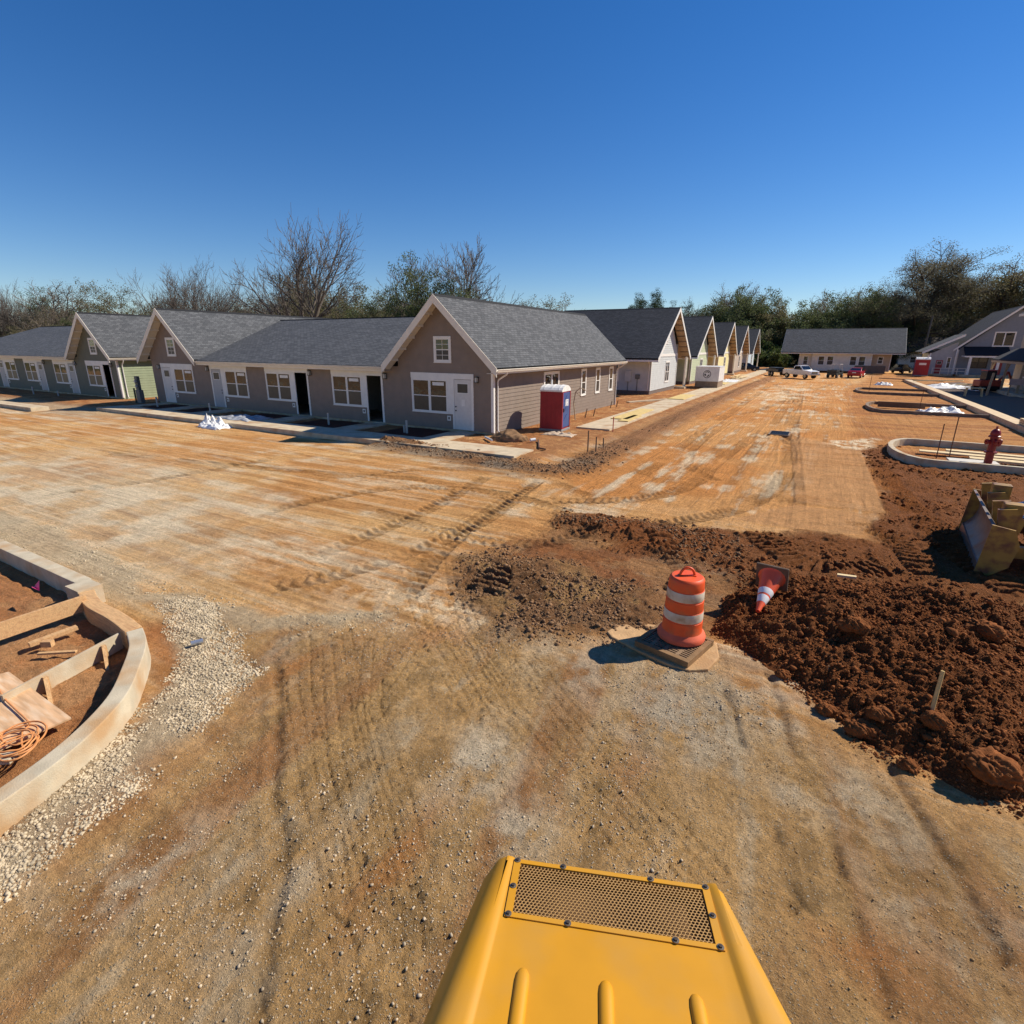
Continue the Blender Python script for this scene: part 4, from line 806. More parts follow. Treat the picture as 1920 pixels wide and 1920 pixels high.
fb2 = thing('form_brace', 'wooden stake and kicker bracing the pale form board next to the plywood', 'brace', (-8.08, 2.2, -.2)); MB().bar((0, 0, -.2), (0, 0, .14), .05, .05).build('stake', WOOD, fb2); MB().bar((0, 0, .1), (.30, -.10, -.12), .04, .09).build('kicker', WOOD, fb2)
board('lumber_offcut', 'short split lumber offcut lying on red soil inside the curved kerb', (-9.45, 2.5, -.17), (-9.4, 3.08, -.15), .09, .06)
board('lumber_offcut', 'thin wooden lath lying on red soil inside the curved kerb', (-9.12, 2.48, -.2), (-8.72, 2.78, -.2), .05, .03)
board('lumber_offcut', 'small square wood block on top of the split offcut', (-9.28, 2.6, -.15), (-9.16, 2.68, -.15), .08, .09)
tag(MB().hexa([(-8.75, 2.05, -.14), (-9.3, .9, -.14), (-7.1, .3, -.14), (-6.98, 2.02, -.14), (-8.75, 2.05, -.12), (-9.3, .9, -.12), (-7.1, .3, -.12), (-6.98, 2.02, -.12)]).build('plywood_sheet', mat('plywood', (.60, .37, .20), .7, var=.18, scale=3, stretch=(1.2, 9, 1), v2=((.72, .55, .38), 2, .5, .75))), 'pinkish plywood sheet lying behind the curved kerb at the left edge', 'plywood')
cp = []; r_ = random.Random(3)
for i in range(66):
    a = i * .52; rr = .16 + .09 * math.sin(i * .37) + r_.uniform(-.015, .015); cp.append((-7.0 + rr * 1.35 * math.cos(a) + .0016 * i, 1.52 + rr * math.sin(a) + .1 * math.sin(i * .11), -.095 + .02 * (i % 7) / 7 + .0004 * i))
cp = [(-8.8, 1.9, -.095), (-8.1, 1.78, -.09), (-7.6, 1.75, -.095), (-7.2, 1.72, -.09), (-7.1, 1.62, -.08)] + cp + [(-7.0, 1.2, -.09), (-6.75, 1.05, -.1), (-6.6, .7, -.15)]
tag(MB().tube(smoothline(cp, 3), .010, 6).build('extension_cord', mat('orange_cord', (.62, .26, .09), .5, var=.05), smooth=60), 'orange extension cord coiled on the plywood sheet', 'cord')
board('metal_channel', 'light grey channel lying under the orange cord by the curved kerb', (-7.3, 1.02, -.12), (-6.75, 1.42, -.12), .12, .06, CONCG)
tag(MB().face([(-11.25, 3.25, .02), (-11.1, 3.3, .16), (-10.95, 3.22, .03)]).face([(-11.25, 3.25, .02), (-11.12, 3.18, .08), (-10.95, 3.22, .03)]).build('marking_flag', mat('pink_flag', (.75, .08, .25), .6)), 'small pink marking flag behind the form board', 'flag')
tag(MB().tube([(-7.52, 3.72, -.2), (-7.45, 3.86, -.2)], [.035, .035], 10).build('drink_can', mat('can_silver', (.6, .63, .68), .3, .8)), 'small crushed silver can on the dirt beside the curved kerb', 'can')

# right-hand islands
def island(name, label, x0, x1, ya, yb, r, z1=.0, m=None, gap=None):
    pts = [Vector((x1, ya))]
    n = 10; cyc = (ya + yb) / 2; ry = (yb - ya) / 2
    pts += [Vector((x0 + r + (x1 - x0 - r) * (1 - k / 4), ya)) for k in range(1, 4)]
    pts += [Vector((x0 + r - r * math.cos(math.pi * (k / n - .5)), cyc + ry * math.sin(math.pi * (k / n - .5)))) for k in range(n + 1)]
    pts += [Vector((x0 + r + (x1 - x0 - r) * k / 4, yb)) for k in range(1, 5)]
    return sweep(name, pts, .18, -.6, z1, m or CONCG, label, 'kerb')
KDARK = mat('shaded_kerb', (.22, .155, .105), .85, var=.3, scale=3)  # kerb colour darkened to stand in for its shaded sides
island('concrete_kerb', 'rounded concrete kerb island around the red fire hydrant', 2.85, 22, 25.0, 30.6, 1.1, .03)
island('concrete_kerb', 'dark edged kerb island holding a white plastic sheet', 3.0, 9.6, 45.5, 52.5, .9, -.06, KDARK)
island('concrete_kerb', 'low kerb island farthest along the right side of the street', 2.9, 9.6, 64, 71, .9, -.06, KDARK)
sweep('kerb_walk', P2((9.9, 36), (9.9, 50), (9.75, 70), (9.5, 92)), .75, -.6, .04, mat('walk_boards', (.60, .45, .28), .8, var=.15, scale=3), 'long straight tan walk beside the parking bays on the right', 'walk')
MB().box(10.4, 17, 40, 66, -.4, -.14).build('driveway', mat('asphalt', (.17, .115, .072), .9, var=.25, scale=8, bump=.2))['kind'] = 'structure'
tag(MB().box(3.7, 6.6, 49.2, 49.4, -.2, .2).build('form_board', mat('dark_form', (.16, .09, .05), .8)), 'dark brown form board standing in the island with the white sheet', 'board')
# lumber in the hydrant island
lb_ = [((3.9, 28.1), (8.6, 27.7), .45, 0), ((4.9, 28.8), (9.4, 28.3), .4, 0), ((5.4, 27.1), (9.8, 26.6), .5, 0)]
for i, ((xa, ya), (xb, yb), ww, zz) in enumerate(lb_):
    board('lumber_plank', ['pale wide plank lying closest to the bare soil end of the hydrant island', 'pale plank lying at the back of the hydrant island', 'pale plank lying at the front of the hydrant island under the hydrant'][i], (xa, ya, -.13), (xb, yb, -.13), ww, .05 + .02 * i, WOODL)
tag(MB().box(4.6, 6.1, 25.9, 26.6, -.16, -.09).build('sheet_panel', mat('white_panel', (.6, .56, .48), .6)), 'whitish flat panel lying at the front edge of the hydrant island', 'panel')
st = thing('lumber_stack', 'bundle of pale planks stacked on the long walk at the right edge', 'lumber', (10.1, 38.2, .04))
for k in range(3):
    for j in range(4): MB().box(-.45 + j * .23, -.25 + j * .23, -1.6, 1.6, .02 + k * .11, .11 + k * .11).build('plank', WOODL, st)
# rebar stakes
def stake(label, x, y, h, r=.016, m=None, lean=(0, 0), name='rebar_stake', cat='stake', z0=None, group=None):
    z = float(gz(np.array([x]), np.array([y]))[0]) if z0 is None else z0
    return tag(MB().tube([(x, y, z - .15), (x + lean[0], y + lean[1], z + h)], r, 6).build(name, m or RUST), label, cat, group)
RUST = mat('rusty_steel', (.13, .06, .035), .8, var=.3, scale=20)
stake('taller rusty rebar stake standing left of the fire hydrant', 4.75, 27.0, 1.75, .02); stake('shorter rusty rebar stake left of the taller one by the hydrant', 4.4, 27.3, 1.4, .02)
stake('thin rebar stake standing in the island with the white sheet', 6.0, 47.0, 1.6, .02); stake('thin rebar stake standing by the farthest kerb island', 4.1, 68, 1.6, .022)
px_ = [((1102, 845), (1107, 808), 'thick wooden survey stake in front of the row walkway end'), ((1117, 848), (1119, 822), 'short dark stake right of the thick survey stake'), ((1131, 838), (1132, 820), 'shorter stake beside the mud bank at the walkway end')]
for (b_, t_, lb2) in px_:
    x, y = G(*b_, -.15); stake(lb2, x, y, abs(b_[1] - t_[1]) * .024, .028, mat('weathered_stake', (.16, .10, .06), .85))
stake('orange tipped survey stake at the corner of the row walkway', -9.0, 26.2, .75, .026, mat('orange_tip', (.5, .12, .08), .7))
for i, (x, y, h) in enumerate([(-12.3, 30.5, .55), (-12.2, 31.6, .5), (-12.9, 36.6, .5), (-12.8, 37.6, .45)]):
    stake(['bent bare stub of wire pipe rising beside the blue portable toilet', 'dark short pipe stub right of the bent wire stub', 'thin stub against the taupe side wall under its middle window', 'thin stub against the taupe side wall near its back corner'][i], x, y, h, .03, mat('weathered_stake', (.16, .10, .06), .85), (.12, .05))
tag(MB().tube([(-12.35, 29.2, -.1), (-12.45, 29.1, .9), (-12.4, 29.2, 1.5), (-12.2, 29.4, 1.75), (-11.9, 29.5, 1.6)], .03, 6).tube([(-12.4, 29.2, 1.5), (-12.1, 29.4, 1.25), (-11.75, 29.3, 1.35)], .02, 6).build('loose_conduit', mat('tan_conduit', (.42, .32, .2), .6)), 'bent tan conduit sticking up beside the blue side of the portable toilet', 'conduit')
# white cleanout stubs along the taupe house
cl = tag(MB().lathe([(.0, .62), (.055, .62), (.055, -.2)], 10).build('cleanout_pipe', mat('pvc_white', (.42, .41, .38), .5), smooth=40), 'white plastic pipe stub standing under the window beside the white front door', 'pipe', 'plastic pipe stubs in the planting beds'); cl.location = (-17.55, 20.4, -.12)
for (x, y, h, lab) in [(-17.75, 20.45, .6, 'short grey pipe stub beside the white one near the white door'), (-23.1, 20.5, 1, 'white pipe stub in the bed between the two open doorways'), (-33.6, 20.4, .95, 'white pipe stub behind the white plastic heap'), (-39.6, 20.4, 1.1, 'white pipe stub under the leftmost window of the taupe house'), (-54.6, 20.6, .7, 'pipe stub in front of the green house right of its grey door'), (-58.6, 20.4, 1, 'pipe stub in front of the green house left of its grey door'), (-66.2, 20.4, .9, 'pipe stub near the left edge before the green house')]:
    c = cl.copy(); S.collection.objects.link(c); c.location = (x, y, -.12); c.scale = (1, 1, h); c['label'] = lab
tag(MB().box(-52.6, -45.0, 15.3, 16.3, -.5, -.02).build('ramp_kerb', CONC), 'pale concrete ramp kerb in front of the green house', 'kerb')

# ------------------------------------------------------------------ portable toilets
def potty(label, loc, rz, shell, doorm, sign=True):
    t = thing('portable_toilet', label, 'portable toilet', loc, rz, 'portable toilets'); w = .58
    MB().box(-.62, .62, -.62, .62, 0, .12).build('skid_base', mat('toilet_base', (.25, .25, .24), .7), t, bevel=.02)
    sb = MB().box(-w, w, -w, w, .12, 1.98)
    for k in range(5):
        x = -.46 + k * .23; sb.box(x - .03, x + .03, -w - .012, -w, .25, 1.85)
    for z0_, z1_ in ((.2, .26), (1.05, 1.11), (1.86, 1.92)): sb.box(-w - .008, w + .008, -w - .014, -w + .01, z0_, z1_).box(-w - .014, -w + .01, -w, w, z0_, z1_)
    sb.build('shell', shell, t)
    prof = [(-.62, 1.98), (-.62, 2.06), (-.48, 2.17), (-.26, 2.26), (0, 2.29), (.26, 2.26), (.48, 2.17), (.62, 2.06), (.62, 1.98)]
    r = MB().prism(prof, 'x', -.6, .6)
    for x in (-.4, 0, .4): r.prism([(a * .98, b + .018) for a, b in prof[1:-1]], 'x', x - .03, x + .03)
    r.build('roof', mat('translucent_white', (.78, .76, .72), .4), t)
    MB().tube([(-.35, .35, 2.1), (-.35, .35, 2.5)], .05, 10).build('vent_pipe', WHITE, t)
    d = MB().box(w, w + .03, -.5, .5, .2, 1.93); d.build('door', doorm, t, bevel=.012); do = t.children[-1]
    for z in (.55, 1.0, 1.5): MB().bar((w + .035, -.3, z), (w + .035, .05, z + .28), .02, .035, (1, 0, 0)).build('door_rib', doorm, do)
    MB().box(w + .03, w + .06, -.42, -.34, .98, 1.16).build('latch', BLACK, do)
    MB().box(w - .015, w + .045, -.585, -.5, .14, 1.97).box(w - .015, w + .045, .5, .585, .14, 1.97).build('door_frame', shell, t)
    if sign:
        s_ = MB().box(w + .031, w + .036, -.12, .28, 1.25, 1.58).build('sign', WHITE, do); m = MB()
        for z, a, b in ((1.50, -.06, .22), (1.44, -.06, .16), (1.35, 0, .18), (1.29, -.03, .2)): m.box(w + .0365, w + .0375, a, b, z, z + .022)
        m.build('sign_print', mat('blue_print', (.05, .09, .3), .6), s_)
    return t
PRED = mat('potty_red', (.30, .018, .024), .55, var=.12, scale=3, bump=.05); PBLUE = mat('potty_blue', (.045, .08, .22), .5, var=.15, scale=3)
potty('red portable toilet with a blue door standing beside the taupe side wall', (-11.85, 25.3, -.13), R(4), PRED, PBLUE)
p2 = potty('red portable toilet with a dark blue side beside the slate house, far right', (12.9, 108.5, -.15), R(0), PRED, PBLUE, False); p2.rotation_euler[2] = R(178); p2.scale = (1.55, 1.35, 1.25)
MB().box(-.3, .3, .582, .588, 1.35, 1.6).build('sign', WHITE, p2)

# ------------------------------------------------------------------ barrel, grate, cone, stake
bx0, by0 = G(1272, 1196, -.16); bz = -.14
gt = thing('drain_inlet', 'square drain inlet with a slotted grate and wooden rim under the orange barrel', 'drain', (bx0 - .03, by0 - .12, -.28), R(-14)); hw = .42
f = MB()
for (a, b, c, d) in ((-hw, hw, -hw, -hw + .07), (-hw, hw, hw - .07, hw), (-hw, -hw + .07, -hw + .07, hw - .07), (hw - .07, hw, -hw + .07, hw - .07)): f.box(a, b, c, d, -.15, .135)
f.build('frame', mat('form_wood', (.22, .125, .055), .8, var=.25, scale=6), gt, bevel=.006)
g = MB()
for k in range(15): y = -hw + .085 + k * .049; g.box(-hw + .07, hw - .07, y, y + .022, .09, .122)
for x in (-.2, 0, .2): g.box(x - .025, x + .025, -hw + .07, hw - .07, .088, .1225)
g.build('grate', mat('cast_iron', (.26, .17, .10), .7, .3, var=.3, scale=20), gt); MB().box(-hw + .06, hw - .06, -hw + .06, hw - .06, -.14, -.1).build('pit', BLACK, gt)
apv = [(-1.02, -.22), (-.9, -.34), (-.45, -.52), (.05, -.66), (.3, -.66), (.52, -.5), (.6, -.1), (.5, .28), (.1, .40), (-.35, .38), (-.7, .30), (-.96, .02)]
ap = tag(MB().prism([(bx0 + a * 1.02, by0 + b) for a, b in apv], 'z', -.34, -.236).build('concrete_apron', mat('apron_concrete', (.50, .31, .15), .9, var=.2, scale=4, bump=.5, bscale=30, v2=((.40, .23, .105), 3, .42, .60)), bevel=.02, weld=True), 'stained sandy concrete apron around the drain inlet', 'apron')
ORG = mat('barrel_orange', (.74, .092, .02), .5, var=.1, scale=5, v2=((.42, .13, .05), 4.5, .50, .74)); REFL = mat('dirty_reflective', (.64, .55, .44), .5, var=.14, scale=5, v2=((.38, .25, .15), 5, .44, .70)); RUB = mat('faded_orange_rubber', (.66, .12, .055), .7, var=.12, scale=6)
ba = thing('traffic_barrel', 'orange traffic barrel with two white reflective bands standing on the drain grate', 'traffic barrel', (bx0 + .02, by0 + .06, bz), R(20))
prof = [(.30, .10), (.292, .13), (.286, .16), (.285, .31), (.279, .317), (.279, .323), (.281, .33), (.277, .47), (.271, .477), (.271, .483), (.273, .49), (.268, .63), (.262, .637), (.262, .643), (.264, .65), (.259, .79), (.253, .797), (.253, .803), (.255, .81), (.249, .93), (.24, .955), (.215, .975), (0, .985)]
MB().lathe(prof, 36).build('body', ORG, ba, smooth=35)
for z0_, z1_, r0_, r1_ in ((.333, .467, .2825, .2785), (.653, .787, .2655, .2605)): MB().lathe([(r0_, z0_), (r0_ + .0015, z0_ + .004), (r1_ + .0015, z1_ - .004), (r1_, z1_)], 36).build('reflective_band', REFL, ba, smooth=35)
MB().lathe([(.30, .0), (.345, .005), (.35, .05), (.335, .085), (.30, .12), (.287, .14)], 36).build('rubber_base', RUB, ba, smooth=40)
hd = []
for k in range(13): a = math.pi * k / 12; hd.append((-.10 * math.cos(a), 0, .975 + .125 * math.sin(a)))
MB().tube(hd, .020, 8).bar((-.12, 0, .98), (.12, 0, .98), .07, .03).build('handle', ORG, ba, smooth=50)
# fallen cone: axis from base centre to tip
def G_up(px, py, h): d = ray(px, py); t = (GZ + h - CAM_H) / d[2]; return Vector((d[0] * t, d[1] * t, GZ + h))
cb = G_up(1447, 1083, .60); ct = G_up(1421, 1146, .29)
axis_ = (ct - cb).normalized(); Lc = (ct - cb).length
cn = thing('traffic_cone', 'orange traffic cone with white bands lying tipped over on the soil heap', 'traffic cone', cb); cn.rotation_euler = axis_.to_track_quat('Z', 'Y').to_euler()
def cr(z): return .185 - (.185 - .032) * z / Lc
CO = mat('cone_orange', (.85, .12, .045), .4, var=.05, scale=4)
MB().lathe([(.215, .0), (.195, .02), (cr(.03), .04), (cr(Lc), Lc), (.018, Lc), (.014, Lc - .05)], 28).build('body', CO, cn, smooth=40)
for a, b in ((.36, .47), (.505, .64)): MB().lathe([(cr(a) + .001, a), (cr(a) + .003, a + .003), (cr(b) + .003, b - .003), (cr(b) + .001, b)], 28).build('reflective_band', mat('clean_reflective', (.80, .78, .76), .4, var=.04), cn, smooth=40)
MB().box(-.25, .25, -.25, .25, -.035, 0).build('base', mat('black_rubber_dusty', (.16, .11, .075), .85, var=.2), cn, bevel=.012); cn.children[-1].rotation_euler = (0, 0, R(40))
def surf(px, py):
    d = ray(px, py); t = np.linspace(3, 30, 4000); X, Y, Z = d[0] * t, d[1] * t, CAM_H + d[2] * t; i = int(np.argmax(Z < topz(X, Y))); return X[i], Y[i], Z[i]
sx, sy, sz_ = surf(1748, 1330); tp = Vector(AY(1768, 1258, sy + .12))
tag(MB().tube([(sx, sy, sz_ - .1), (sx, sy, sz_ + .0), (tp.x, tp.y, tp.z)], [.022, .022, .02], 8).build('wooden_stake', mat('pale_stick', (.62, .43, .17), .7)), 'pale wooden stick standing in the dark soil heap', 'stake')
# big loose clods at the foot of the heap
import bmesh
def clod(x, y, r, label, seed):
    v, fc = ico(5); n = fbm(v[:, 0] * 1.3 + v[:, 2] * .7 + seed, v[:, 1] * 1.3 - v[:, 2], 1.1, seed, 3) - .5; n2 = fbm(v[:, 0] * 4 + v[:, 2] * 3 + seed, v[:, 1] * 4 - v[:, 2] * 2, 1.4, seed + 5, 3) - .5
    n3 = fbm(v[:, 0] * 9 + v[:, 2] * 7 + seed, v[:, 1] * 9 - v[:, 2] * 5, 1.7, seed + 9, 4, .65) - .5; v = v * (1 + .9 * n + .55 * n2 + .34 * n3)[:, None] * np.array([1.15, .9, .72]) * r; z = float(topz(np.array([x]), np.array([y]))[0])
    o = npmesh('soil_clump', v, fc, CLOD, smooth=True); o.location = (x, y, z + r * .42); tag(o, label, 'clump', 'big clumps at the foot of the soil heap')
for i, (p, r, lab) in enumerate([((1548, 1338), .11, 'dark soil clump at the left foot of the heap below the cone'), ((1612, 1375), .125, 'dark soil clump lying on pale gravel left of the pale stick'), ((1650, 1345), .10, 'dark clump on the heap edge just left of the pale stick'), ((1700, 1440), .085, 'lone dark clump on the dirt below the pale stick'), ((1850, 1450), .18, 'largest soil clump at the right foot of the heap'), ((1755, 1360), .11, 'clump touching the foot of the pale stick'), ((1600, 1180), .14, 'cracked clump high on the heap right of the cone'), ((1465, 1268), .075, 'small clump at the heap edge right of the barrel'), ((1840, 1195), .2, 'big clump on top of the heap below the blade')]):
    x, y, _z = surf(*p); clod(x, y, r, lab, 20 + i)
tag(MB().hexa([(.72, 10.75, .02), (1.02, 10.8, .02), (1.02, 10.88, .02), (.72, 10.83, .02), (.72, 10.75, .06), (1.02, 10.8, .06), (1.02, 10.88, .06), (.72, 10.83, .06)]).build('wood_scrap', WOODL), 'small pale wood scrap on the soil behind the fallen cone', 'scrap')
# manhole grate in the road
mh = thing('road_grate', 'dark rectangular drain grate set in the packed road', 'drain', (-1.66, 31.2, -.26)); MB().box(-.5, .5, -.75, .75, -.05, .02).build('frame', mat('cast_iron', (.26, .17, .10), .7), mh)
g = MB()
for k in range(8): g.box(-.42, .42, -.66 + k * .17, -.60 + k * .17, .02, .035)
g.build('grate', BLACK, mh)

# ------------------------------------------------------------------ hydrant
HR = mat('hydrant_red', (.24, .014, .016), .4, var=.15, scale=5)
hx, hy = 5.75, 26.0
hyd = thing('fire_hydrant', 'red fire hydrant standing in the kerb island on the right', 'fire hydrant', (hx, hy, -.15), R(25))
hyd.scale = (.98, .98, 1.2)
MB().lathe([(.0, 0), (.13, 0), (.13, .36), (.2, .37), (.2, .42), (.13, .43), (.125, .85), (.19, .86), (.19, .9), (.15, .92), (.16, .98), (.13, 1.06), (.07, 1.11), (0, 1.12)], 20).build('barrel', HR, hyd, smooth=35)
MB().lathe([(0, 1.2), (.035, 1.2), (.04, 1.1), (.05, 1.1)], 6).build('operating_nut', HR, hyd)
for d in ((-1, 0), (1, 0), (0, -1)):
    r_ = .085 if d[0] else .11; o = MB().tube([(d[0] * .1, d[1] * .1, .72), (d[0] * .22, d[1] * .22, .72)], r_ * .8, 12).tube([(d[0] * .21, d[1] * .21, .72), (d[0] * .27, d[1] * .27, .72)], r_, 12).build('nozzle', HR, hyd, smooth=40)
    MB().tube([(d[0] * .26, d[1] * .26, .72), (d[0] * .31, d[1] * .31, .72)], .03, 5).build('cap_nut', HR, o)

# ------------------------------------------------------------------ bags, plastic sheets, wrapped crate
def cloth(name, label, cx, cy, lx, ly, h, m, seed, rz=0, cat='plastic sheet', z=None, n=26):
    u = np.linspace(-1, 1, n); U, V = np.meshgrid(u, u); x, y = U.ravel(), V.ravel(); r = np.maximum(np.abs(x), np.abs(y))
    k = .70 + .6 * fbm(x * 1.6 + seed, y * 1.2, 1.2, seed, 3)
    px, py = x * lx / 2 * k, y * ly / 2 * k; hh = h * np.clip(1 - r, 0, 1) ** .8 * (.1 + 2.6 * np.abs(fbm(x * 2 + seed, y * 2, 1.3, seed + 1, 4, .6) - .42)) + h * .5 * np.abs(fbm(x * 5, y * 3 + seed, 1.3, seed + 2, 3) - .5) * (1 - r) ** .5 + .015
    c, s = math.cos(rz), math.sin(rz); X, Y = cx + px * c - py * s, cy + px * s + py * c
    zz = gz(X, Y) if z is None else np.full(X.shape, z); idn = np.arange(n * n).reshape(n, n)
    f = np.stack([idn[:-1, :-1], idn[:-1, 1:], idn[1:, 1:], idn[1:, :-1]], -1).reshape(-1, 4)
    o = npmesh(name, np.stack([X, Y, zz + hh], 1), f, m, smooth=False); md = o.modifiers.new('thick', 'SOLIDIFY'); md.thickness = .01; return tag(o, label, cat)
PLW = mat('white_plastic', (.80, .79, .77), .35, var=.05); PLG = mat('grey_plastic', (.38, .39, .41), .3, var=.4, scale=4)
cloth('plastic_sheet', 'crumpled grey plastic sheet spread on the walkway beside the white plastic heap', -28.9, 19.4, 3.0, 1.6, .32, PLG, 5, z=-.05)
bgs = thing('plastic_heap', 'white crumpled plastic heap at the walkway edge in front of the taupe house', 'plastic heap', (-28.6, 17.4, -.25))
for (cx_, cy_, lx_, ly_, h_, sd_) in ((-28.3, 17.35, 1.8, 1.2, .65, 3), (-28.8, 17.45, 1.1, 1.0, .9, 44), (-28.0, 17.2, 1.1, .8, .6, 51)):
    o = cloth('fold', '', cx_, cy_, lx_, ly_, h_, PLW, sd_); o.parent = bgs; o.location = (28.6, -17.4, .25)
    for k in ('label', 'category'):
        if k in o: del o[k]
cloth('plastic_sheet', 'white plastic sheet heaped in the second kerb island', 7.4, 48.2, 2.5, 1.5, .75, PLW, 9, .4)
cloth('plastic_sheet', 'long white plastic sheet behind the long walk', 12.0, 79, 5.5, 3.0, .8, PLW, 12, .2); cloth('plastic_sheet', 'white plastic scraps in front of the tall beige house', 15.2, 76.5, 3.0, 2.2, .7, PLW, 14, .5); cloth('plastic_sheet', 'small white sheet crumpled beyond the farthest kerb island', 6.2, 80.5, 1.8, 1.2, .6, PLW, 16)
cloth('plastic_sheet', 'pale plastic sheet half buried beside the red portable toilet', -10.9, 23.9, 1.6, .9, .22, mat('dusty_plastic', (.55, .42, .3), .5), 18); cloth('plastic_sheet', 'dusty white sheet lying on the walkway beyond the wrapped crate', -10.6, 74, 2, 5, .3, PLW, 21, 0, z=-.05)
cr_ = thing('wrapped_crate', 'white wrapped crate with a round black emblem on a wooden base beside the row walkway', 'crate', (-10.9, 62.2, -.05), R(0))
MB().box(-1.15, 1.15, -1.6, 1.6, 0, .62).build('base', mat('crate_base', (.27, .19, .13), .8, var=.2), cr_, bevel=.01); wq = MB().box(-1.2, 1.2, -1.65, 1.65, .62, 2.1).build('wrapping', mat('wrap_white', (.72, .71, .70), .45, var=.08, scale=4, bump=.35, bscale=6), cr_, bevel=.03)
MB().box(-1.23, 1.23, -1.68, 1.68, 2.08, 2.14).build('lid', PLW, cr_)
em = MB()
for a0, a1, r0, r1 in ((0, 6.283, .40, .34), (.6, 2.4, .28, .20), (2.9, 4.0, .27, .12), (4.6, 6.1, .26, .15)):
    k = 24 if a1 > 6 else 8
    for i in range(k):
        a, b = a0 + (a1 - a0) * i / k, a0 + (a1 - a0) * (i + 1) / k
        em.face([(r0 * math.cos(a), -1.656, 1.36 + r0 * math.sin(a)), (r0 * math.cos(b), -1.656, 1.36 + r0 * math.sin(b)), (r1 * math.cos(b), -1.656, 1.36 + r1 * math.sin(b)), (r1 * math.cos(a), -1.656, 1.36 + r1 * math.sin(a))])
em.build('emblem', mat('emblem_black', (.03, .03, .035), .6), wq)
for i, (x, y, w_, l_, lab) in enumerate([(-10.2, 33.5, .9, 6, 'yellow plywood sheet lying on the row walkway nearest the corner'), (-9.7, 31.2, .5, 3, 'narrow plywood strip at the edge of the row walkway'), (-10.4, 47.5, 1.2, 5, 'yellow plywood sheet lying on the row walkway before the blue grey house'), (-10.5, 68.5, 1.0, 4, 'pale plank pile on the row walkway beyond the wrapped crate')]):
    tag(MB().hexa([(x - w_ / 2, y - l_ / 2, -.045), (x + w_ / 2 + .1, y - l_ / 2, -.045), (x + w_ / 2, y + l_ / 2, -.045), (x - w_ / 2, y + l_ / 2, -.045), (x - w_ / 2, y - l_ / 2, .0), (x + w_ / 2 + .1, y - l_ / 2, .0), (x + w_ / 2, y + l_ / 2, .0), (x - w_ / 2, y + l_ / 2, .0)]).build('plywood_sheet', mat('yellow_ply', (.62, .46, .18), .7, var=.15, scale=3)), lab, 'plywood')
ls = thing('lumber_pile', 'jumbled pile of yellow lumber on the walkway in front of the yellow house', 'lumber', (-10.6, 84, -.05))
for k in range(9): MB().bar((rnd.uniform(-.9, .6), -3 + rnd.uniform(-1, 1), .08 + .06 * (k % 4)), (rnd.uniform(-.6, .9), 3 + rnd.uniform(-1, 1), .1 + .07 * (k % 4)), .2, .06).build('plank', WOODL, ls)
tag(MB().bar((-13.1, 41.2, -.1), (-9.9, 47.3, -.08), .35, .1).build('concrete_curb_strip', CONC), 'narrow pale concrete strip between the taupe wall corner and the blue grey house', 'kerb')
rk = thing('rubble_mound', 'small dark dirt mound on the walkway corner in front of the potty', 'dirt mound', (-12.2, 21.3, -.12)); v, fc = ico(4); q_ = 1 + .7 * (fbm(v[:, 0] * 2.2, v[:, 1] * 2.2 + v[:, 2], 1.5, 61, 4) - .5); npmesh('mound', v * q_[:, None] * np.array([.85, .6, .42]), fc, CLODB, rk, smooth=True)
rk['label'] = 'small brown dirt mound at the corner of the taupe house beside the walkway'
tag(MB().tube([(-13.3, 20.9, -.02), (-12.5, 20.2, .0)], .05, 8).build('loose_pipe', WHITE), 'short white pipe lying on the dirt by the taupe house corner', 'pipe')
tag(MB().tube([(-10.9, 21.6, -.05), (-10.0, 19.9, -.06), (-9.6, 19.7, -.05)], .035, 8).build('loose_pipe', RUST), 'dark thin pipe lying on the dirt in front of the red portable toilet', 'pipe')
tag(MB().tube([(-11.05, 21.1, .0), (-10.9, 21.3, .02)], .07, 10).build('loose_pipe', PLW), 'stubby white pipe end on the dirt in front of the red portable toilet', 'pipe')

# ------------------------------------------------------------------ yard clutter before the right-hand houses
sf_ = thing('survey_frame', 'wooden batter board frame with a pink panel in front of the tall beige house', 'frame', (15.0, 67.5, -.15))
for x in (0, 1.1): MB().bar((x, 0, 0), (x + .1, .1, 1.55), .1, .1).build('post', SOFFIT, sf_)
MB().box(-.1, 1.3, -.08, -.03, .95, 1.5).build('panel', mat('pink_panel', (.50, .34, .29), .7), sf_)
tag(MB().bar((13.2, 66, -.2), (13.35, 66.1, 1.9), .16, .16).build('wooden_post', SOFFIT), 'tall wooden post standing left of the pink panel frame', 'post')
for i, (a, b, lab) in enumerate([((9.5, 84, .2), (14, 82, .45), 'long pale plank propped behind the white plastic sheets'), ((6.5, 92, .05), (13, 88, .05), 'long dark form board lying before the far portable toilet'), ((12.5, 76, .25), (15.5, 78.5, .35), 'pale plank lying before the tall beige house')]): board('plank', lab, a, b, .35, .1, WOODL if i != 1 else mat('dark_form', (.16, .09, .05), .8))
ex = thing('small_excavator', 'small red machine parked in front of the tall beige house', 'machine', (14.6, 74, -.15), R(20)); MR = mat('machine_red', (.45, .07, .04), .45)
MB().box(-1, 1, -.6, .6, .45, 1.1).build('body', MR, ex, bevel=.08); MB().box(-.5, .4, -.5, .5, 1.1, 2.0).build('cab', mat('cab_dark', (.03, .03, .035), .2), ex, bevel=.06); MB().box(-.55, .45, -.55, .55, 2.0, 2.1).build('cab_roof', MR, ex, bevel=.03)
for s_ in (-.62, .62): MB().tube([(-.9, s_, .25), (.9, s_, .25)], .25, 12).build('track', BLACK, ex)
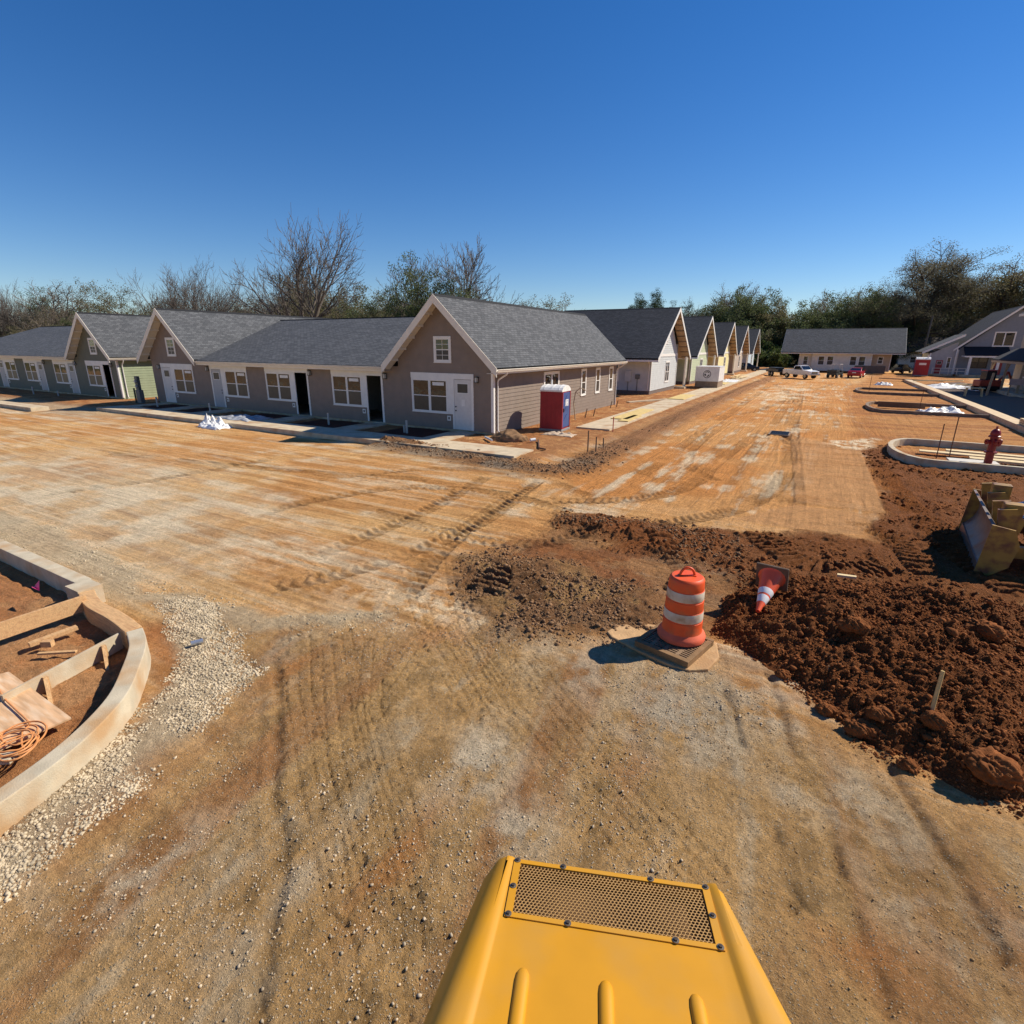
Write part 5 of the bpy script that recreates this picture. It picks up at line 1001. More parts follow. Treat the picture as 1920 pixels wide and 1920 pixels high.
MB().bar((.9, 0, .9), (1.7, 0, 1.9), .14, .2).bar((1.7, 0, 1.9), (2.3, 0, .7), .12, .16).build('arm', MR, ex)
pw = thing('saw_table', 'low wooden sawhorse table beside the white plastic sheets', 'table', (11.9, 64.2, -.15)); MB().box(-.7, .7, -.35, .35, .72, .78).build('tabletop', WOODL, pw)
for sx_ in (-.6, .6):
    for sy_ in (-.28, .28): MB().bar((sx_, sy_, .0), (sx_ * .9, sy_ * .8, .72), .07, .07).build('leg', WOODL, pw)
bn = thing('metal_bin', 'dark grey open bin in front of the long off white house', 'bin', (6.2, 112.5, -.2)); bb = MB()
for (a, b, c, d) in ((-2.2, 2.2, -1, -.92), (-2.2, 2.2, .92, 1), (-2.2, -2.12, -.92, .92), (2.12, 2.2, -.92, .92)): bb.box(a, b, c, d, .1, 1.35)
bb.box(-2.12, 2.12, -.92, .92, .1, .16).build('tub', mat('bin_grey', (.07, .07, .075), .6), bn)
for k in range(5): MB().box(-2 + k, -1.92 + k, -1.06, -1, .1, 1.3).build('rib', mat('bin_grey', (.07, .07, .075), .6), bn)
# leaning utility pole
tag(MB().tube([(14.9, 128, -.3), (15.2, 128, 9.6)], [.16, .12], 8).build('utility_pole', mat('pole_wood', (.10, .085, .075), .85)), 'dark slim utility pole behind the far red portable toilet', 'pole')
# ------------------------------------------------------------------ vehicles
CHROME = mat('chrome', (.55, .55, .56), .15, .9); TYRE = mat('tyre_rubber', (.02, .02, .021), .8); RIM = mat('rim_grey', (.35, .35, .36), .3, .8); LIGHT = mat('headlamp', (.75, .75, .78), .1); TAILR = mat('tail_lamp', (.40, .01, .01), .2)
AUTOGL = glassy('auto_glass', (.01, .012, .015), 1.7)
def wheel(t, x, y, r, w):
    o = MB().tube([(x, y - w / 2, r), (x, y + w / 2, r)], r, 20).build('wheel', TYRE, t, smooth=40); s = 1 if y > 0 else -1
    MB().tube([(x, y + s * w * .4, r), (x, y + s * (w * .5 + .015), r)], [r * .66, r * .58], 14).build('rim', RIM, o)
def body_loft(name, st, m, t, bevel=.03):
    """st: stations (x, half width bottom, half width top, z bottom, z top)"""
    mb = MB()
    for (x, wb, wt, zb, zt), (x2, wb2, wt2, zb2, zt2) in zip(st[:-1], st[1:]):
        mb.face([(x, -wb, zb), (x2, -wb2, zb2), (x2, -wt2, zt2), (x, -wt, zt)]); mb.face([(x, wb, zb), (x, wt, zt), (x2, wt2, zt2), (x2, wb2, zb2)])
        mb.face([(x, -wt, zt), (x2, -wt2, zt2), (x2, wt2, zt2), (x, wt, zt)]); mb.face([(x, -wb, zb), (x, wb, zb), (x2, wb2, zb2), (x2, -wb2, zb2)])
    for x, wb, wt, zb, zt in (st[0], st[-1]): mb.face([(x, -wb, zb), (x, wb, zb), (x, wt, zt), (x, -wt, zt)])
    return mb.build(name, m, t, weld=True, bevel=bevel, smooth=40)
CW = mat('car_white', (.78, .78, .77), .25, var=.02); tk = thing('pickup_truck', 'white pickup truck parked nose out in front of the long off white house', 'pickup truck', (-3.3, 91.0, -.22), R(-44), None); tk.scale = (.88,) * 3
body_loft('body', [(-3.0, .96, .98, .62, 1.32), (-.75, .98, 1.0, .6, 1.34), (1.2, .98, 1.0, .58, 1.34), (2.1, .98, .98, .58, 1.30), (2.85, .95, .93, .6, 1.18)], CW, tk, .05)
body_loft('cab', [(-.75, .93, .78, 1.32, 1.95), (-.55, .95, .80, 1.32, 2.02), (.55, .95, .80, 1.32, 2.02), (1.35, .95, .93, 1.32, 1.36)], CW, tk, .04)
MB().face([(1.33, -.84, 1.40), (1.33, .84, 1.40), (.64, .74, 1.99), (.64, -.74, 1.99)]).build('windscreen', AUTOGL, tk)
for s_ in (-1, 1):
    MB().hexa([(-.6, s_ * .945, 1.4), (.95, s_ * .955, 1.4), (.95, s_ * .96, 1.4), (-.6, s_ * .95, 1.4), (-.5, s_ * .82, 1.93), (.5, s_ * .82, 1.93), (.5, s_ * .83, 1.93), (-.5, s_ * .83, 1.93)]).build('side_window', AUTOGL, tk)
    MB().box(2.78, 2.9, s_ * .74 - .17, s_ * .74 + .17, .92, 1.14).build('headlight', LIGHT, tk, bevel=.02); MB().box(.75, 1.0, s_ * 1.08 - .12, s_ * 1.08 + .12, 1.42, 1.7).build('mirror', BLACK, tk, bevel=.02)
    for x in (-2.0, 1.9): wheel(tk, x, s_ * .84, .42, .28)
gr_ = MB().box(2.84, 2.9, -.56, .56, .82, 1.16).build('grille', BLACK, tk)
for z in (.9, 1.0, 1.1): MB().box(2.9, 2.92, -.54, .54, z - .02, z + .02).build('grille_bar', CHROME, gr_)
MB().box(2.84, 3.05, -.98, .98, .55, .8).build('bumper', CHROME, tk, bevel=.03); MB().box(-2.95, -.85, -.8, .8, 1.325, 1.335).build('bed_floor', BLACK, tk)
CR = mat('car_red', (.33, .012, .022), .25, var=.04); sd_ = thing('sedan_car', 'dark red sedan seen from behind in front of the long off white house', 'car', (3.9, 98.6, -.24), R(80))
body_loft('body', [(-2.3, .80, .78, .38, .92), (-2.15, .88, .84, .3, 1.0), (-1.4, .90, .86, .28, 1.02), (1.0, .90, .86, .28, .98), (1.9, .88, .82, .3, .86), (2.3, .76, .72, .36, .72)], CR, sd_, .05)
body_loft('cabin', [(-1.55, .82, .78, 1.0, 1.03), (-.75, .82, .62, 1.0, 1.42), (.25, .82, .64, .98, 1.45), (1.15, .82, .78, .96, .99)], CR, sd_, .05)
MB().face([(-1.47, -.70, 1.07), (-1.47, .70, 1.07), (-.82, .60, 1.41), (-.82, -.60, 1.41)]).build('rear_window', AUTOGL, sd_); MB().face([(1.08, -.72, 1.03), (1.08, .72, 1.03), (.34, .62, 1.44), (.34, -.62, 1.44)]).build('windscreen', AUTOGL, sd_)
MB().box(-2.335, -2.3, -.25, .25, .72, .84).build('number_plate', WHITE, sd_)
for s_ in (-1, 1):
    MB().box(-2.3, -2.14, s_ * .66 - .16, s_ * .66 + .16, .76, .92).build('tail_light', TAILR, sd_, bevel=.02); MB().box(.75, .9, s_ * .97 - .09, s_ * .97 + .09, 1.0, 1.14).build('mirror', CR, sd_, bevel=.02)
    for x in (-1.4, 1.4): wheel(sd_, x, s_ * .78, .33, .22)
    MB().hexa([(-1.2, s_ * .835, 1.04), (.9, s_ * .835, 1.02), (.9, s_ * .84, 1.02), (-1.2, s_ * .84, 1.04), (-.7, s_ * .66, 1.38), (.25, s_ * .67, 1.40), (.25, s_ * .675, 1.40), (-.7, s_ * .665, 1.38)]).build('side_window', AUTOGL, sd_)
gc = thing('utility_cart', 'dark utility cart with a bare roof frame between the pickup and the red sedan', 'cart', (1.1, 96.2, -.24), R(70)); CD = mat('cart_dark', (.03, .034, .03), .5)
MB().box(-1.4, 1.3, -.65, .65, .4, .75).build('chassis', CD, gc, bevel=.05); MB().box(-1.4, -.3, -.68, .68, .78, 1.15).build('cargo_bed', CD, gc, bevel=.03); MB().box(.7, 1.35, -.62, .62, .75, 1.05).build('nose', CD, gc, bevel=.06); MB().box(-.25, .25, -.55, .55, .75, 1.2).build('seat', BLACK, gc, bevel=.05)
MB().tube([(-.3, -.6, .8), (-.3, -.6, 1.95), (.7, -.6, 1.95), (.85, -.6, .9)], .03, 6).tube([(-.3, .6, .8), (-.3, .6, 1.95), (.7, .6, 1.95), (.85, .6, .9)], .03, 6).tube([(-.3, -.6, 1.95), (-.3, .6, 1.95)], .03, 6).tube([(.7, -.6, 1.95), (.7, .6, 1.95)], .03, 6).build('roof_frame', CREAM, gc)
for s_ in (-1, 1):
    for x in (-.95, .95): wheel(gc, x, s_ * .6, .3, .24)
def far_car(label, loc, rz, m):
    t = thing('parked_car', label, 'car', loc, rz)
    body_loft('body', [(-2.2, .84, .8, .38, .95), (-1.2, .9, .86, .3, 1.0), (1.1, .9, .86, .3, .98), (2.2, .78, .74, .38, .78)], m, t, .05); body_loft('cabin', [(-1.6, .82, .76, .98, 1.05), (-1.1, .82, .66, .98, 1.5), (.3, .82, .66, .98, 1.5), (1.2, .82, .78, .96, .99)], AUTOGL, t, .04)
    for s_ in (-1, 1):
        for x in (-1.35, 1.35): wheel(t, x, s_ * .78, .33, .22)
    return t
DK = mat('car_dark', (.02, .022, .026), .25)
far_car('dark car parked between the light blue house and the tan house', (-13.2, 111.5, -.2), R(15), DK); far_car('dark car parked beside the end wall of the long off white house', (11.6, 121, -.2), R(60), DK)
tr = thing('flat_trailer', 'dark low trailer parked behind the white pickup', 'trailer', (-6.9, 97.5, -.22), R(-60)); MB().box(-2, 2, -.9, .9, .55, .68).box(-2, 2, -.9, -.85, .68, 1.0).box(-2, 2, .85, .9, .68, 1.0).build('deck', DK, tr); MB().box(-1.6, .8, -.7, .7, .68, 1.25).build('cargo', CD, tr, bevel=.1)
for s_ in (-1, 1):
    for x in (-.5, .4): wheel(tr, x, s_ * .95, .34, .22)

# ------------------------------------------------------------------ bulldozer at the right edge
DY = mat('dozer_yellow', (.36, .205, .04), .55, var=.15, scale=4, v2=((.17, .07, .03), 3.5, .46, .62)); STEEL = mat('worn_blade_steel', (.20, .17, .15), .5, .5, var=.2, scale=3, v2=((.24, .085, .03), 1.6, .50, .66)); EDGE = mat('cutting_edge', (.28, .26, .25), .35, .8, var=.15)
dz = thing('bulldozer', 'yellow bulldozer at the right edge with its worn steel blade tilted down', 'bulldozer', (3.42, 14.8, -.26), R(175)); dz.scale = (1, 1, .88)
cv = []
for k in range(9): a = k / 8; cv.append((.10 + .30 * (1 - (2 * a - 1) ** 2) * -.7 - .05 * a, .14 + a * 1.0))
outer = cv + [(x - .05, z) for x, z in reversed(cv)]
MB().prism([(p[0], p[1]) for p in outer], 'y', -1.65, 1.65); bl = MB()
n_ = len(outer)
v = [(x, y, z) for y in (-1.68, 1.68) for x, z in outer]; b0 = len(bl.v); bl.v += v
for i in range(n_): bl.f.append((b0 + i, b0 + (i + 1) % n_, b0 + n_ + (i + 1) % n_, b0 + n_ + i)); bl.uv += [(0, 0)] * 4
bl.build('blade', STEEL, dz, smooth=40); MB().hexa([(.12, -1.7, -.04), (.12, 1.7, -.04), (.08, 1.7, -.04), (.08, -1.7, -.04), (.10, -1.7, .18), (.10, 1.7, .18), (.06, 1.7, .18), (.06, -1.7, .18)]).build('cutting_edge', EDGE, dz)
for y in (-1.71, 1.69): MB().prism([(.14, -.02), (.05, 1.16), (-.30, 1.10), (-.42, .75), (-.34, .25), (-.1, .0)], 'y', y - .02, y + .02).build('end_plate', DY, dz)
for y in (-1.3, -.25, .55, 1.3): MB().prism([(-.1, .9), (-.02, 1.42), (-.30, 1.48), (-.46, 1.2), (-.34, .5)], 'y', y - .05, y + .05).build('bracket', DY, dz); 
MB().box(-.42, -.10, -.62, -.34, 1.30, 1.62).build('lift_box', DY, dz, bevel=.02); MB().box(-.42, -.12, .95, 1.25, 1.25, 1.55).build('lift_box', DY, dz, bevel=.02)
for y in (-1.0, 1.0): MB().bar((-.2, y, .4), (-2.6, y * 1.05, .55), .16, .26).build('push_arm', DY, dz); MB().tube([(-.3, y * .6, 1.0), (-1.0, y * .5, 1.35), (-1.7, y * .5, 1.6)], [.04, .04, .07], 10).build('lift_cylinder', CHROME, dz)
for y in (-1.0, 1.0): MB().prism([(-1.3 + .42 * math.cos(a), .45 + .42 * math.sin(a)) for a in np.linspace(-math.pi / 2, math.pi / 2, 8)] + [(-4.0 + .42 * math.cos(a), .45 + .42 * math.sin(a)) for a in np.linspace(math.pi / 2, 3 * math.pi / 2, 8)], 'y', y - .25, y + .25).build('track', mat('track_steel', (.06, .045, .035), .8, .3), dz)
MB().box(-3.4, -1.15, -.62, .62, .6, 1.9).build('engine_hood', DY, dz, bevel=.06); MB().box(-4.2, -3.0, -.7, .7, 1.0, 2.0).build('cab_base', DY, dz, bevel=.05); MB().box(-4.1, -3.05, -.65, .65, 2.0, 2.95).build('cab_glass', AUTOGL, dz, bevel=.03); MB().box(-4.3, -2.9, -.8, .8, 2.95, 3.08).build('cab_roof', DY, dz, bevel=.04)

# ------------------------------------------------------------------ trees
BARK = mat('grey_bark', (.16, .13, .105), .9, var=.3, scale=3, stretch=(1, 1, .3), bump=.4); BARKP = mat('pale_twigs', (.12, .10, .085), .9, var=.25, scale=1); BARKD = mat('dark_bark', (.07, .055, .045), .9, var=.3, scale=3)
def leafm(name, a, b, c): m = mat(name, a, .6, scale=.55, col2=b, v2=(c, 2.2, .45, .65), spec=.2, detail=5); t = m.node_tree; b_ = t.nodes['Principled BSDF']; tl = t.nodes.new('ShaderNodeBsdfTranslucent'); mx = t.nodes.new('ShaderNodeMixShader'); mx.inputs[0].default_value = .4; src = b_.inputs['Base Color'].links[0].from_socket; t.links.new(src, tl.inputs['Color']); o_ = [n for n in t.nodes if n.type == 'OUTPUT_MATERIAL'][0]; t.links.new(b_.outputs[0], mx.inputs[1]); t.links.new(tl.outputs[0], mx.inputs[2]); t.links.new(mx.outputs[0], o_.inputs[0]); return m
LEAF_D = leafm('evergreen_leaves', (.075, .105, .040), (.12, .15, .058), (.15, .16, .065)); LEAF_O = leafm('olive_leaves', (.14, .14, .06), (.19, .172, .082), (.2, .162, .09)); LEAF_B = leafm('brown_leaves', (.17, .135, .085), (.21, .155, .095), (.13, .125, .065)); LEAF_P = leafm('pine_needles', (.030, .052, .024), (.055, .08, .034), (.045, .066, .03)); LEAF_OAK = leafm('oak_leaves', (.125, .112, .07), (.17, .14, .088), (.14, .135, .075)); LEAF_G = leafm('bright_leaves', (.10, .13, .035), (.15, .17, .05), (.07, .11, .03))
class TreeSk:
    def __init__(s, seed): s.r = np.random.default_rng(seed); s.seg = []; s.tips = []
    def grow(s, p, d, L, rad, lev, maxlev, prm):
        r = s.r; k = prm.get('seg', 4) if lev < 3 else 3; pts = [p.copy()]; rs = [rad]; dirs = [d]
        tr = .62 if lev else .55
        for i in range(k):
            d = d + r.normal(0, prm['wig'], 3) + np.array([0, 0, prm['up'] * (1 if lev else 1.5)]); d /= np.linalg.norm(d); p = p + d * L / k; pts.append(p.copy()); rs.append(rad * (1 - (1 - tr) * (i + 1) / k)); dirs.append(d)
        s.seg.append((lev, pts, rs))
        if lev >= maxlev: s.tips.append(p); return
        nch = prm['ch'][min(lev, len(prm['ch']) - 1)]
        for c in range(nch):
            f = prm['lo'][min(lev, len(prm['lo']) - 1)]; q = f + (1 - f) * (c + .5) / nch if c < nch - 1 else 1.0
            i = min(k, max(1, int(round(q * k)))); b = pts[i]; dd = dirs[i]
            az = c * 2.4 + r.uniform(-.6, .6) + lev; t = np.cross(dd, [.3, .5, .8]); t /= np.linalg.norm(t); t2 = np.cross(dd, t); ang = R(prm['ang'][min(lev, len(prm['ang']) - 1)]) * r.uniform(.65, 1.25) * (.45 if c == nch - 1 else 1)
            nd = dd * math.cos(ang) + (t * math.cos(az) + t2 * math.sin(az)) * math.sin(ang)
            s.grow(b, nd, L * prm['len'][min(lev, len(prm['len']) - 1)] * r.uniform(.75, 1.15), max(rs[i] * (.72 if c == nch - 1 else .55), prm.get('rmin', .012)), lev + 1, maxlev, prm)
    def mesh(s, lo, hi):
        V = []; F = []; n0 = 0
        for lev, pts, rs in s.seg:
            if not lo <= lev <= hi: continue
            n = 7 if lev == 0 else 5 if lev < 3 else 3
            for i, p in enumerate(pts):
                d = pts[min(i + 1, len(pts) - 1)] - pts[max(i - 1, 0)]; d = d / (np.linalg.norm(d) + 1e-9); x = np.cross(d, [.31, .77, .2] if abs(d[2]) > .8 else [0, 0, 1.]); x /= np.linalg.norm(x) + 1e-9; y = np.cross(d, x)
                a = np.arange(n) * 2 * np.pi / n; V.append(p + rs[i] * (np.cos(a)[:, None] * x + np.sin(a)[:, None] * y))
            for i in range(len(pts) - 1):
                for k in range(n): F.append((n0 + i * n + k, n0 + i * n + (k + 1) % n, n0 + (i + 1) * n + (k + 1) % n, n0 + (i + 1) * n + k))
            n0 += n * len(pts)
        return np.concatenate(V), np.array(F)
def leaves(tips, per, rad, size, seed, flat=.8):
    r = np.random.default_rng(seed); T = np.repeat(np.array(tips), per, 0); n = len(T)
    o = r.normal(0, 1, (n, 3)); o *= (r.uniform(0, 1, (n, 1)) ** .45 / np.linalg.norm(o, axis=1)[:, None]) * rad * 1.25 * np.array([1, 1, flat]); c = T + o; a = r.normal(0, 1, (n, 3)); a /= np.linalg.norm(a, axis=1)[:, None]; b = np.cross(a, r.normal(0, 1, (n, 3))); b /= np.linalg.norm(b, axis=1)[:, None]
    s = (size * r.uniform(.6, 1.4, n))[:, None]; V = np.stack([c - a * s, c + b * s * .55, c + a * s, c - b * s * .55], 1).reshape(-1, 3); return V, np.arange(n * 4).reshape(-1, 4)
TREE = {}
def proto(kind, seed, H, prm, maxlev, leaf=None, bark=BARK, loc=(0, 0, 0), label='', split=2, group=None, name='tree'):
    t = thing(name, label, 'tree', loc, 0, group); sk = TreeSk(seed)
    L0 = H * prm['trunk']; st = prm.get('stems', 1)
    for k in range(st):
        a = k * 2 * math.pi / st; sp = .28 if st > 1 else 0
        d = np.array([sp * math.cos(a), sp * math.sin(a), 1.0]); d /= np.linalg.norm(d)
        sk.grow(np.array([.2 * math.cos(a) * (st > 1), .2 * math.sin(a) * (st > 1), -.3]), d, L0, H * prm['rad'], 0, maxlev, prm)
    zt = max(p[2] for p in sk.tips); f = H / zt
    v, q = sk.mesh(0, split if leaf else split); npmesh('trunk', v * f, q, bark, t, smooth=True)
    if leaf:
        v2, q2 = sk.mesh(split + 1, 9) if maxlev > split else (None, None)
        if v2 is not None: npmesh('branches', v2 * f, q2, bark, t, smooth=True)
        lv, lq = leaves([p * f for p in sk.tips], leaf[1], leaf[2], leaf[3], seed + 1); npmesh('crown', lv, lq, leaf[0], t)
    else:
        v2, q2 = sk.mesh(split + 1, 9); npmesh('crown', v2 * f, q2, BARKP if bark is BARK else bark, t, smooth=True)
    TREE[kind] = t; return t
def more(kind, loc, label, s=1.0, rz=None, group=None, sz=None):
    c = copy_tree(TREE[kind]); c.location = loc; c.rotation_euler = (0, 0, rnd.uniform(0, 6.28) if rz is None else rz); s = s if sz is None else s; c.scale = (s, s, sz or s); c['label'] = label
    if group: c['group'] = group
    elif 'group' in c: del c['group']
    return c
BARE = dict(ch=[7, 5, 5, 4, 4, 4], lo=[.6, .35, .3, .25, .2], ang=[50, 42, 38, 36, 36], len=[1.25, .66, .62, .60, .58], wig=.09, up=.07, trunk=.20, rad=.026, rmin=.018)
TALL = dict(ch=[7, 5, 4, 3, 3], lo=[.35, .3, .3, .25], ang=[36, 38, 36, 34], len=[.55, .62, .62, .6], wig=.06, up=.08, trunk=.52, rad=.018, rmin=.026)
OAK = dict(ch=[6, 5, 4, 3, 3], lo=[.35, .3, .3, .25], ang=[58, 48, 44, 42], len=[.85, .68, .62, .6], wig=.12, up=.035, trunk=.30, rad=.032, rmin=.045)
BUSH = dict(ch=[7, 5, 4, 3, 3], lo=[.15, .2, .2, .2], ang=[64, 55, 50, 48], len=[.8, .68, .62, .6], wig=.14, up=.04, trunk=.40, rad=.02, rmin=.02)
PINE = dict(ch=[13, 5, 3], lo=[.5, .35, .3], ang=[70, 45, 40], len=[.28, .55, .6], wig=.05, up=.05, trunk=.8, rad=.014, rmin=.02)
def gl(px, py, y): p = AY(px, py, y); return (p[0], y, -.2)
# single trees one can point to
proto('bare', 5, 20.8, BARE, 5, None, loc=gl(573, 590, 52), label='big spreading leafless tree standing alone against the sky behind the taupe roof', name='bare_tree')
proto('bare2', 8, 18.2, dict(BARE, stems=3, trunk=.28, up=.1), 5, None, loc=gl(372, 590, 54), label='many stemmed leafless tree behind the left gable of the taupe house', name='bare_tree')
proto('tall', 12, 16.8, TALL, 5, None, loc=gl(868, 570, 60), label='slender leafless tree rising right of the dark evergreen behind the main gable', name='bare_tree')
more('tall', gl(785, 560, 62), 'slender leafless tree rising behind the dark evergreen left of its twin', .97, 1.9)
more('bare2', gl(28, 590, 58), 'leafless tree rising above the wood at the far left edge', 1.05, .8)
more('bare2', gl(-20, 590, 60), 'leafless tree at the left edge beyond the frame corner', .95, 3.3)
proto('live', 21, 14.2, BUSH, 5, (LEAF_D, 30, .50, .10), BARKD, loc=gl(790, 600, 56), label='dark green evergreen tree behind the main gable of the taupe house', name='evergreen_tree')
more('live', gl(715, 600, 54), 'dark evergreen left of the larger one behind the main gable', .82, 2.); more('live', gl(850, 600, 58), 'dark evergreen directly behind the gable peak of the taupe house', .93, 4.)
# the wood behind the row houses
proto('olive', 31, 16, BUSH, 5, (LEAF_O, 22, .62, .11), BARK, loc=(-70, 66, -.2), label='x', name='wood_tree'); proto('brown', 37, 16, dict(OAK, trunk=.34), 5, (LEAF_B, 14, .60, .075), BARK, loc=(-80, 68, -.2), label='x', name='wood_tree')
wl = {'olive': 'olive green tree in the wood behind the long row houses', 'brown': 'brownish half bare tree in the wood behind the long row houses', 'live': 'dark evergreen tree in the wood behind the long row houses', 'bare': 'leafless tree in the wood behind the long row houses'}
more('brown', gl(112, 590, 60), 'half bare brown tree right of the leafless tree at the far left', 1.08, 2.0); more('live', gl(78, 590, 62), 'dark evergreen between the leafless and the brown tree at the far left', 1.15, 1.0); more('olive', gl(255, 590, 62), 'olive tree just left of the many stemmed leafless tree', .98, 1.2)
for k in ('olive', 'brown'): TREE[k]['label'] = wl[k]; TREE[k]['group'] = 'trees in the wood behind the row houses'
rw = random.Random(4)
for i in range(62):
    x = -172 + i * 2.25 + rw.uniform(-1.5, 1.5); y = 58 + rw.uniform(-4, 10) + (i % 3) * 6; k = rw.choice(['olive', 'olive', 'brown', 'live', 'olive', 'brown', 'live', 'olive'])
    u = pj_ = None; sc_ = rw.uniform(.54, .80) * (.62 if k == 'bare' else 1) * (1 + .10 * (y - 58) / 20) * (.85 if x > -55 else 1)
    more(k, (x, y, -.2), wl[k], sc_, rw.uniform(0, 6), 'trees in the wood behind the row houses')
# far trees behind the street and on the right
proto('pine', 43, 21, PINE, 3, (LEAF_P, 70, .8, .13), BARKD, loc=gl(1213, 640, 176), label='tall dark pine with a rounded top above the blue grey house roof', name='pine_tree')
more('pine', gl(1190, 640, 180), 'dark pine just left of the rounded one above the blue grey roof', .93, 1.); more('pine', gl(1236, 640, 184), 'dark pine just right of the rounded one above the blue grey roof', .92, 3.); more('pine', gl(1287, 640, 180), 'smaller dark pine above the second gable of the row', .82, 5.)
TALLEAF = dict(OAK, ch=[6, 5, 4, 3], trunk=.34)
proto('oak', 51, 27.5, OAK, 5, (LEAF_OAK, 75, 1.1, .10), BARKD, loc=gl(1800, 640, 166), label='largest spreading oak with visible dark limbs behind the slate house', name='oak_tree')
TREE['oak'].scale = (1.3, 1.3, 1); more('oak', gl(1690, 640, 160), 'spreading oak with dark limbs left of the largest one', 1.12, 2.4, sz=.88); more('oak', gl(1850, 640, 175), 'oak right of the largest one, partly behind the slate roof', 1.05, 4.2, sz=.84); more('oak', gl(1745, 640, 172), 'oak between the two biggest ones on the right', .95, 1.1, sz=.82)
proto('grove', 57, 16.5, BUSH, 5, (LEAF_D, 26, .75, .15), BARKD, loc=gl(1380, 640, 160), label='x', name='grove_tree')
proto('grove2', 59, 16.5, dict(BUSH, up=.06), 5, (LEAF_O, 26, .75, .15), BARKD, loc=gl(1430, 640, 165), label='x', name='grove_tree')
gl1 = {'grove': 'dark green tree in the grove at the end of the street', 'grove2': 'olive tree in the grove at the end of the street', 'brown': 'half bare brown tree in the grove at the end of the street'}
for k in ('grove', 'grove2'): TREE[k]['label'] = gl1[k]; TREE[k]['group'] = 'trees in the grove at the end of the street'
for i, (px, y, k, s_) in enumerate([(1330, 170, 'grove', 1.0), (1355, 165, 'grove', 1.05), (1345, 178, 'brown', 1.2), (1378, 172, 'brown', 1.35), (1400, 158, 'grove', 1.15), (1418, 168, 'grove', 1.15), (1440, 160, 'grove2', 1.0), (1452, 170, 'grove', .8), (1300, 175, 'grove2', .9), (1310, 185, 'grove', 1.0), (1470, 200, 'grove2', .65), (1395, 185, 'grove2', 1.2), (1365, 190, 'grove2', 1.15)]): more(k, gl(px, 640, y), gl1[k], s_, rw.uniform(0, 6), 'trees in the grove at the end of the street')
gl2 = {'grove': 'dark green tree in the wood behind the long off white house', 'grove2': 'olive tree in the wood behind the long off white house', 'brown': 'half bare tree in the wood behind the long off white house'}
for i, (px, y, k, s_) in enumerate([(1520, 160, 'grove', .8), (1545, 156, 'grove', 1.0), (1565, 165, 'brown', 1.15), (1590, 155, 'grove', 1.05), (1610, 163, 'grove2', 1.1), (1630, 152, 'grove', 1.0), (1655, 158, 'grove2', 1.0), (1680, 150, 'grove', .65), (1705, 152, 'grove2', .62), (1730, 158, 'grove', .7), (1765, 160, 'grove', .8), (1790, 156, 'grove2', .7), (1820, 158, 'grove', .75), (1850, 165, 'grove', .8), (1620, 175, 'brown', 1.2), (1560, 175, 'grove2', 1.1), (1500, 175, 'grove2', .62), (1710, 178, 'brown', 1.15), (1660, 172, 'brown', 1.15)]): more(k, gl(px, 640, y), gl2[k], s_, rw.uniform(0, 6), 'trees in the wood behind the long off white house')
more('grove2', gl(1908, 640, 158), 'green tree at the right edge above the tall beige house', 1.55, 1.3)
for px, y, k, s_ in [(1050, 190, 'grove', .82), (1075, 195, 'grove2', .85), (1100, 190, 'grove', .85), (1125, 195, 'grove2', .88), (1150, 188, 'grove', .9), (1020, 195, 'grove2', .8), (990, 190, 'grove', .75), (1260, 190, 'grove', .95), (960, 195, 'grove2', .8), (920, 190, 'grove', .75), (1175, 195, 'grove', .9)]: more(k, gl(px, 640, y), {'grove': 'distant dark tree over the roof of the blue grey house', 'grove2': 'distant olive tree over the roof of the blue grey house'}[k], s_, rw.uniform(0, 6), 'distant trees over the blue grey roof')
more('bare2', gl(958, 640, 190), 'distant bare treetop over the ridge of the taupe house', 1.2, .3)
TREE['bsh'] = None
proto('bsh', 63, 3.0, dict(BUSH, trunk=.3), 3, (LEAF_G, 40, .4, .16), BARK, loc=gl(1442, 672, 140), label='x', name='shrub'); TREE['bsh']['category'] = 'shrub'
for i, (px, y, s_) in enumerate([(1442, 140, 1.3), (1455, 138, 1.0), (1432, 145, 1.5), (1466, 144, 1.3), (1448, 150, 1.8)]):
    lab = ['bright green shrub in the gap before the long off white house', 'smallest bright green shrub next to the long off white house', 'bright green shrub against the light blue house', 'bright green shrub close behind the pickup trailer', 'largest bright green shrub in the gap at the street end'][i]
    if i == 0: TREE['bsh']['label'] = lab; TREE['bsh'].scale = (s_,) * 3
    else: more('bsh', gl(px, 672, y), lab, s_)

# ------------------------------------------------------------------ yellow machine hood in front of the seat
az, pt = R(-21), R(9)
Fv = Vector((math.sin(az) * math.cos(pt), math.cos(az) * math.cos(pt), -math.sin(pt))); Rv = Vector((math.cos(az), -math.sin(az), 0)); Uv = Rv.cross(Fv)
hd_ = thing('engine_hood', 'yellow engine hood of the machine with a perforated vent in the foreground', 'engine hood'); mm = Matrix.Identity(4)
for i in range(3): mm[i][0], mm[i][1], mm[i][2] = Rv[i], Fv[i], Uv[i]
C0 = ray(1130, 1628) * 2.2; mm[0][3], mm[1][3], mm[2][3] = C0[0], C0[1], CAM_H + C0[2]
hd_.matrix_world = mm
HY = mat('hood_yellow', (.56, .258, .008), .5, var=.06, scale=4, bump=.05, bscale=420, spec=.4, v2=((.43, .24, .055), 2.6, .46, .8))
GL_, GR_, GT, GB = -.335, .388, -.033, -.266
def hw_(y): return .445 - y * .125                     # the hood widens towards the seat
def hr2(y): return .478 - y * .205
